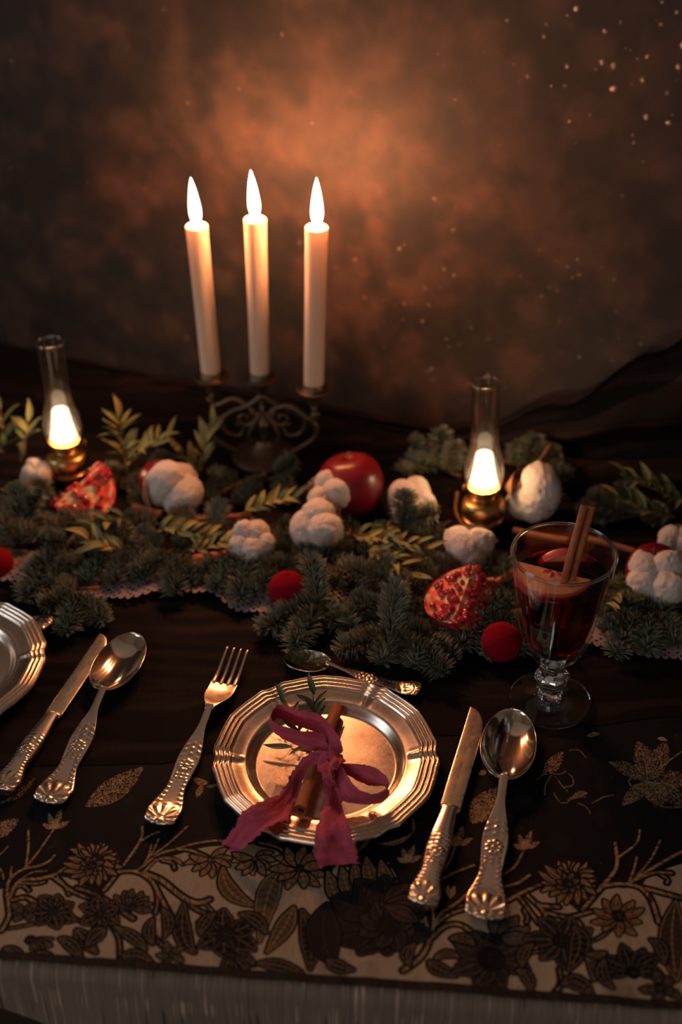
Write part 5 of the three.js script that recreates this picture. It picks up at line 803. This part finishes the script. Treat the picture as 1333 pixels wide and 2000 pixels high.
fir('fir branch between the torn pomegranate and the lower felt ball', [[1030, 1180, 0.014], [980, 1190, 0.014], [930, 1210, 0.012]], [[956, 1200, .016, 890, 1268, .012], [985, 1190, .016, 925, 1215, .018], [1010, 1170, .018, 945, 1185, .02], [990, 1195, .014, 955, 1262, .010], [900, 1215, .014, 850, 1240, .012]]);
fir('fir branch left of the five-lobed cotton boll, hanging over the lace', [[360, 1060, 0.014], [320, 1085, 0.014], [290, 1100, 0.012]], [[325, 1085, .016, 266, 1128, .014], [335, 1090, .014, 345, 1162, .012], [310, 1075, .016, 268, 1040, .028], [350, 1085, .014, 375, 1140, .012]]);
fir('fir branch under the five-lobed cotton boll, over the lace', [[520, 1070, 0.012], [480, 1095, 0.012], [450, 1105, 0.012]], [[482, 1092, .014, 470, 1172, .012], [462, 1095, .014, 420, 1150, .012], [500, 1090, .014, 520, 1150, .012], [450, 1095, .014, 385, 1125, .012]]);
fir('fir branch on the left lace, its tips pointing at the cut-off plate', [[150, 1040, 0.014], [120, 1080, 0.014], [100, 1110, 0.012]], [[115, 1075, .018, 55, 1125, .016], [105, 1090, .016, 50, 1170, .012], [120, 1090, .016, 95, 1150, .012], [130, 1060, .02, 80, 1055, .03]]);
fir('fir branch lying lowest at the left, above the knife tip', [[150, 1120, 0.010], [150, 1160, 0.009], [140, 1180, 0.009]], [[150, 1165, .010, 82, 1188, .009], [150, 1170, .010, 128, 1240, .009], [155, 1165, .010, 205, 1215, .009], [150, 1160, .010, 110, 1150, .012]]);
fir('brownish fir branch standing at the left edge above the lace', [[-10, 1060, 0.014], [30, 1030, 0.016], [60, 1010, 0.02]], [[20, 1040, .018, -20, 975, .04], [40, 1020, .02, 32, 950, .045], [50, 1010, .02, 82, 960, .042], [20, 1030, .018, 70, 1050, .02], [10, 1050, .018, -10, 1095, .014], [70, 1020, .018, 120, 1035, .02]]);
fir('fir branch in shade behind the large apple and right lamp', [[900, 930, 0.02], [865, 915, 0.022], [830, 900, 0.024]], [[865, 915, .02, 858, 838, .06], [840, 905, .02, 800, 858, .05], [880, 920, .02, 890, 862, .055], [850, 910, .02, 800, 900, .04], [830, 905, .02, 785, 925, .03]]);
fir('fir branch behind the large cotton boll at the right', [[980, 900, 0.02], [1030, 905, 0.022], [1060, 905, 0.022]], [[1035, 908, .02, 1050, 850, .055], [1010, 905, .02, 1012, 858, .05], [1050, 910, .02, 1095, 885, .04], [1060, 915, .02, 1110, 935, .03]]);
fir('dark fir branch right of the wine glass, above the lace', [[1330, 1180, 0.014], [1270, 1210, 0.014], [1220, 1230, 0.012]], [[1260, 1210, .014, 1175, 1232, .012], [1240, 1215, .014, 1200, 1282, .010], [1270, 1210, .014, 1262, 1278, .010], [1290, 1205, .014, 1325, 1262, .010], [1280, 1190, .016, 1205, 1180, .018]]);
fir('dark fir branch behind the wine glass, under the right-hand leaves', [[1280, 1000, 0.014], [1220, 1010, 0.016], [1170, 1020, 0.014]], [[1220, 1010, .016, 1150, 970, .03], [1200, 1010, .016, 1130, 1000, .02], [1240, 1005, .016, 1210, 950, .03], [1260, 1000, .016, 1300, 1020, .02]]);
fir('fir twigs crossing the cotton boll right of the large apple', [[790, 1040, 0.02], [800, 1015, 0.024], [806, 1000, 0.03]], [[790, 1030, .024, 790, 960, .055], [800, 1020, .026, 858, 1000, .042], [795, 1030, .024, 830, 1050, .026]]);
fir('dark fir branch in the middle of the garland behind the felt ball', [[700, 1080, 0.012], [640, 1090, 0.012], [560, 1100, 0.012]], [[640, 1090, .014, 580, 1110, .016], [690, 1085, .014, 640, 1060, .02], [700, 1085, .014, 750, 1075, .02], [650, 1095, .014, 690, 1140, .014], [570, 1095, .014, 530, 1120, .012]]);
fir('dark fir branch lying under the left pomegranate piece', [[260, 1000, 0.012], [200, 1030, 0.012], [150, 1040, 0.012]], [[200, 1028, .014, 160, 1070, .014], [230, 1020, .014, 250, 1080, .012], [180, 1030, .014, 120, 1010, .02], [240, 1010, .014, 300, 1030, .014]]);
fir('dim fir branch below the candelabra foot', [[560, 930, 0.012], [500, 940, 0.012], [440, 950, 0.012]], [[540, 932, .014, 580, 900, .03], [500, 940, .014, 470, 985, .014], [460, 945, .014, 410, 930, .03], [430, 950, .014, 400, 985, .014], [550, 935, .014, 560, 980, .014]]);
fir('dark fir branch between the double cotton boll and the wine glass', [[1000, 1090, 0.012], [960, 1105, 0.012], [900, 1120, 0.012]], [[960, 1105, .014, 900, 1140, .012], [985, 1095, .014, 990, 1150, .012], [900, 1115, .014, 830, 1100, .014], [870, 1115, .014, 790, 1120, .016]]);

fir('fir branch lying under the broad pale green leaves, over the left lace', [[260, 1070, 0.012], [200, 1095, 0.012], [150, 1105, 0.012]], [[240, 1080, .014, 225, 1142, .012], [200, 1095, .014, 165, 1140, .012], [220, 1085, .014, 180, 1060, .02], [250, 1075, .014, 285, 1130, .012], [170, 1100, .014, 110, 1110, .012]]);
fir('fir branch between the left cinnamon stick and the five-lobed cotton boll', [[460, 1030, 0.012], [400, 1040, 0.012], [350, 1040, 0.012]], [[440, 1032, .014, 400, 1075, .014], [400, 1040, .014, 350, 1070, .014], [420, 1035, .014, 430, 985, .024], [380, 1040, .014, 345, 1000, .02], [450, 1030, .014, 480, 1080, .012]]);
fir('fir branch under the two cotton bolls by the large apple', [[700, 1010, 0.012], [640, 1040, 0.012], [560, 1060, 0.012]], [[640, 1040, .014, 585, 1085, .014], [600, 1050, .014, 545, 1030, .02], [680, 1020, .014, 690, 1075, .014], [620, 1045, .014, 640, 1100, .014], [570, 1058, .014, 520, 1085, .012]]);
fir('fir branch below the cotton boll that fir needles cross', [[880, 1020, 0.012], [820, 1045, 0.012], [760, 1060, 0.012]], [[820, 1045, .014, 770, 1095, .014], [850, 1035, .014, 865, 1085, .014], [790, 1055, .014, 730, 1040, .022], [840, 1040, .014, 815, 1110, .014], [770, 1060, .014, 720, 1100, .014]]);
fir('fir branch below the right-hand apple, its tips over the lace', [[1340, 1110, 0.012], [1270, 1150, 0.012], [1210, 1180, 0.012]], [[1270, 1150, .014, 1200, 1150, .016], [1250, 1160, .014, 1215, 1215, .012], [1290, 1140, .014, 1300, 1210, .012], [1310, 1130, .014, 1345, 1180, .012], [1230, 1170, .014, 1170, 1205, .012]]);
fir('fir branch at the left end below the left oil lamp', [[170, 960, 0.012], [110, 975, 0.012], [60, 985, 0.012]], [[110, 975, .014, 60, 1010, .014], [130, 970, .014, 125, 1030, .014], [150, 965, .014, 190, 1010, .014], [90, 980, .014, 30, 960, .022], [80, 980, .014, 75, 940, .03]]);
fir('fir branch in the shade left of the candelabra', [[330, 925, 0.012], [270, 935, 0.012], [220, 940, 0.012]], [[290, 930, .014, 250, 960, .014], [300, 930, .014, 330, 890, .03], [250, 938, .014, 200, 920, .024], [270, 935, .014, 280, 985, .014], [320, 925, .014, 370, 945, .014]]);
fir('fir branch lying behind the lower felt ball, in front of the lace', [[1080, 1200, 0.012], [1030, 1225, 0.012], [980, 1240, 0.010]], [[1030, 1222, .012, 960, 1225, .012], [1040, 1220, .012, 1010, 1275, .010], [1060, 1210, .012, 1090, 1265, .010], [1010, 1230, .012, 950, 1280, .010]]);
fir('fir branch between the upright fir twig and the torn pomegranate', [[860, 1130, 0.012], [820, 1160, 0.012], [790, 1190, 0.012]], [[830, 1155, .014, 780, 1140, .024], [810, 1170, .014, 800, 1240, .012], [840, 1150, .014, 850, 1200, .012], [800, 1180, .014, 735, 1190, .016], [850, 1140, .014, 800, 1100, .02]]);
fir('fir branch left of the red felt ball, touching the lace', [[600, 1090, 0.012], [560, 1110, 0.012], [520, 1130, 0.012]], [[560, 1110, .014, 505, 1110, .016], [530, 1125, .014, 490, 1160, .012], [580, 1100, .014, 600, 1150, .012], [540, 1120, .014, 545, 1180, .010]]);

// ---------------------------------------------------------------- leafy sprigs
const leafGeos = [0, 1, 2].map((k) => sheet(12, 6, (u, v) => { const w = 0.5 * Math.pow(Math.sin(Math.PI * Math.pow(u, 0.85)), 0.8) * (1 - 0.15 * u), x = (v - 0.5) * 2, b = [0.10, 0.22, -0.04][k]; return [u, b * Math.sin(Math.PI * u * 0.9) - 0.14 * u * u * (k === 1 ? 1.6 : 0.6) + 0.05 * Math.abs(x), x * w * 0.23 + 0.05 * Math.sin(u * 3 + k)]; }));
const leafMats = [[0.19, 0.185, 0.065], [0.145, 0.160, 0.070], [0.275, 0.225, 0.075], [0.085, 0.115, 0.065]].map((c) => phys({ color: lin(...c), roughness: 0.55, specularIntensity: 0.5 }));
function sprig(label, pts, n, size, seed, tone, { spread = 0.9, lift = 0.35, group = 'leafy sprigs in the garland' } = {}) {
  const p = pts.map(([x, y, h]) => at(x, y, h)), t = thing('leafy_sprig', label, 'leafy sprig', p[0], group); reseed(seed);
  const local = p.map((q) => q.clone().sub(p[0])), c = new THREE.CatmullRomCurve3(local);
  part('stem', bar(local, (u) => 0.0012 - 0.0006 * u, 20, 6), tone === 3 ? leafMats[3] : M.twigBark, t);
  for (let i = 0; i < n; i++) {
    const u = i === n - 1 ? 1 : lerp(0.12, 1, Math.floor(i / 2) / Math.max(1, Math.floor((n - 1) / 2))) * rr(0.94, 1), o = c.getPointAt(Math.min(1, u)), tan = c.getTangentAt(Math.min(1, u)), side = tan.clone().cross(V(0, 1, 0)).normalize(), s = i % 2 ? 1 : -1, last = i === n - 1 ? 0.1 : 1;
    const d = tan.clone().multiplyScalar(rr(0.5, 0.9)).addScaledVector(side, s * spread * rr(0.7, 1.1) * last).add(V(0, lift * rr(0.2, 1.4), 0)).normalize(), Z = d.clone().cross(V(rr(-0.3, 0.3), 1, rr(-0.1, 0.5))).normalize(), Y = Z.clone().cross(d);
    const m = part('leaf', leafGeos[(i + seed) % 3], leafMats[rnd() < 0.62 ? tone : (tone + 1 + Math.floor(rnd() * 2)) % 4], t); m.position.copy(o); m.quaternion.setFromRotationMatrix(new THREE.Matrix4().makeBasis(d, Y, Z)); const k = size * rr(0.8, 1.15); m.scale.set(k, k, k * rr(0.95, 1.4));
  }
}
sprig('olive leafy sprig rising between the left lamp and the candelabra', [[250, 915, .02], [240, 870, .045], [232, 815, .075]], 15, 0.026, 61, 0, { spread: 1.1 });
sprig('olive leafy sprig leaning right beside the left pomegranate piece', [[245, 915, .02], [280, 880, .045], [325, 850, .055]], 13, 0.026, 62, 0);
sprig('yellow leafy sprig left of the cotton boll by the large apple', [[470, 1005, .025], [520, 985, .035], [568, 975, .042]], 15, 0.024, 63, 2);
sprig('green leafy sprig under the big split cotton boll', [[300, 1040, .02], [340, 1035, .03], [400, 1050, .025]], 14, 0.025, 64, 1);
sprig('thin leafy sprig left of the five-lobed cotton boll', [[360, 1075, .02], [410, 1070, .024], [460, 1055, .028]], 12, 0.021, 65, 0);
sprig('broad pale green leafy sprig left of the fir, above the lace', [[250, 1085, .016], [215, 1075, .024], [175, 1060, .028]], 11, 0.030, 66, 1, { spread: 0.8 });
sprig('long yellow-green mistletoe sprig lying right of the round cotton boll', [[680, 1045, .026], [750, 1055, .03], [830, 1070, .028]], 17, 0.023, 67, 2, { spread: 0.8 });
sprig('green leafy sprig hanging down before the large apple', [[760, 1020, .03], [750, 1060, .03], [760, 1110, .026]], 12, 0.023, 68, 1);
sprig('yellow forked sprig above the upright fir twig', [[720, 1075, .026], [770, 1100, .03], [800, 1118, .03]], 9, 0.024, 69, 2);
sprig('yellow-green leafy sprig at the far right edge above the cotton', [[1340, 985, .03], [1290, 960, .045], [1225, 935, .055]], 18, 0.027, 70, 0, { lift: 0.6 });
sprig('dim leafy sprig right of the wine glass, below the far right leaves', [[1320, 1010, .025], [1270, 1000, .03], [1210, 975, .035]], 14, 0.024, 71, 1, { lift: 0.5 });
sprig('leafy sprig fanning out right of the wine glass bowl', [[1230, 1150, .018], [1200, 1165, .024], [1175, 1190, .026]], 13, 0.024, 72, 0);
sprig('leafy sprig in shade behind the left oil lamp', [[40, 900, .02], [48, 860, .045], [55, 825, .06]], 9, 0.026, 73, 0);
sprig('dim leaf sprig at the left edge behind the small cotton boll', [[-20, 900, .02], [10, 860, .04], [0, 800, .065]], 9, 0.026, 74, 0);
sprig('leafy sprig against the left arm of the candelabra', [[395, 925, .02], [398, 880, .05], [412, 830, .07]], 11, 0.026, 75, 0, { spread: 0.7 });
sprig('dim leafy sprig low between candelabra and big split cotton boll', [[390, 930, .02], [370, 900, .03], [345, 880, .045]], 9, 0.024, 76, 0);
sprig('small green leaves tucked under the left pomegranate piece', [[250, 1010, .016], [220, 1020, .022], [190, 1030, .022]], 8, 0.024, 77, 3);
sprig('dark leafy sprig at the far right edge over the stalk', [[1340, 1160, .018], [1290, 1170, .022], [1240, 1165, .022]], 10, 0.022, 78, 3);
sprig('small dark leafy sprig behind the dessert spoon, under fir', [[700, 1230, .014], [680, 1210, .018], [660, 1180, .02]], 8, 0.020, 79, 3);
sprig('fresh green leaf sprig tucked under the ribbon on the whole plate', [Z5px([600, 520, .014]), Z5px([597, 400, .020]), Z5px([588, 300, .024])], 9, 0.0175, 80, 3, { spread: 0.8, lift: 0.5, group: 'greenery on the plate' });
sprig('second green leaf sprig on the plate, inside the upper ribbon loop', [Z5px([560, 610, .014]), Z5px([490, 470, .018]), Z5px([430, 345, .022])], 7, 0.0175, 81, 3, { spread: 0.6, lift: 0.5, group: 'greenery on the plate' });
sprig('dark leaf showing below the upper ribbon loop on the plate', [Z5px([580, 610, .012]), Z5px([540, 600, .013]), Z5px([470, 590, .013])], 2, 0.022, 82, 3, { spread: 0.3, lift: 0.05, group: 'greenery on the plate' });
function Z5px([x, y, h]) { return [400 + x / 2.777, 1250 + y / 2.777, h]; }

renderer.render(scene, camera);
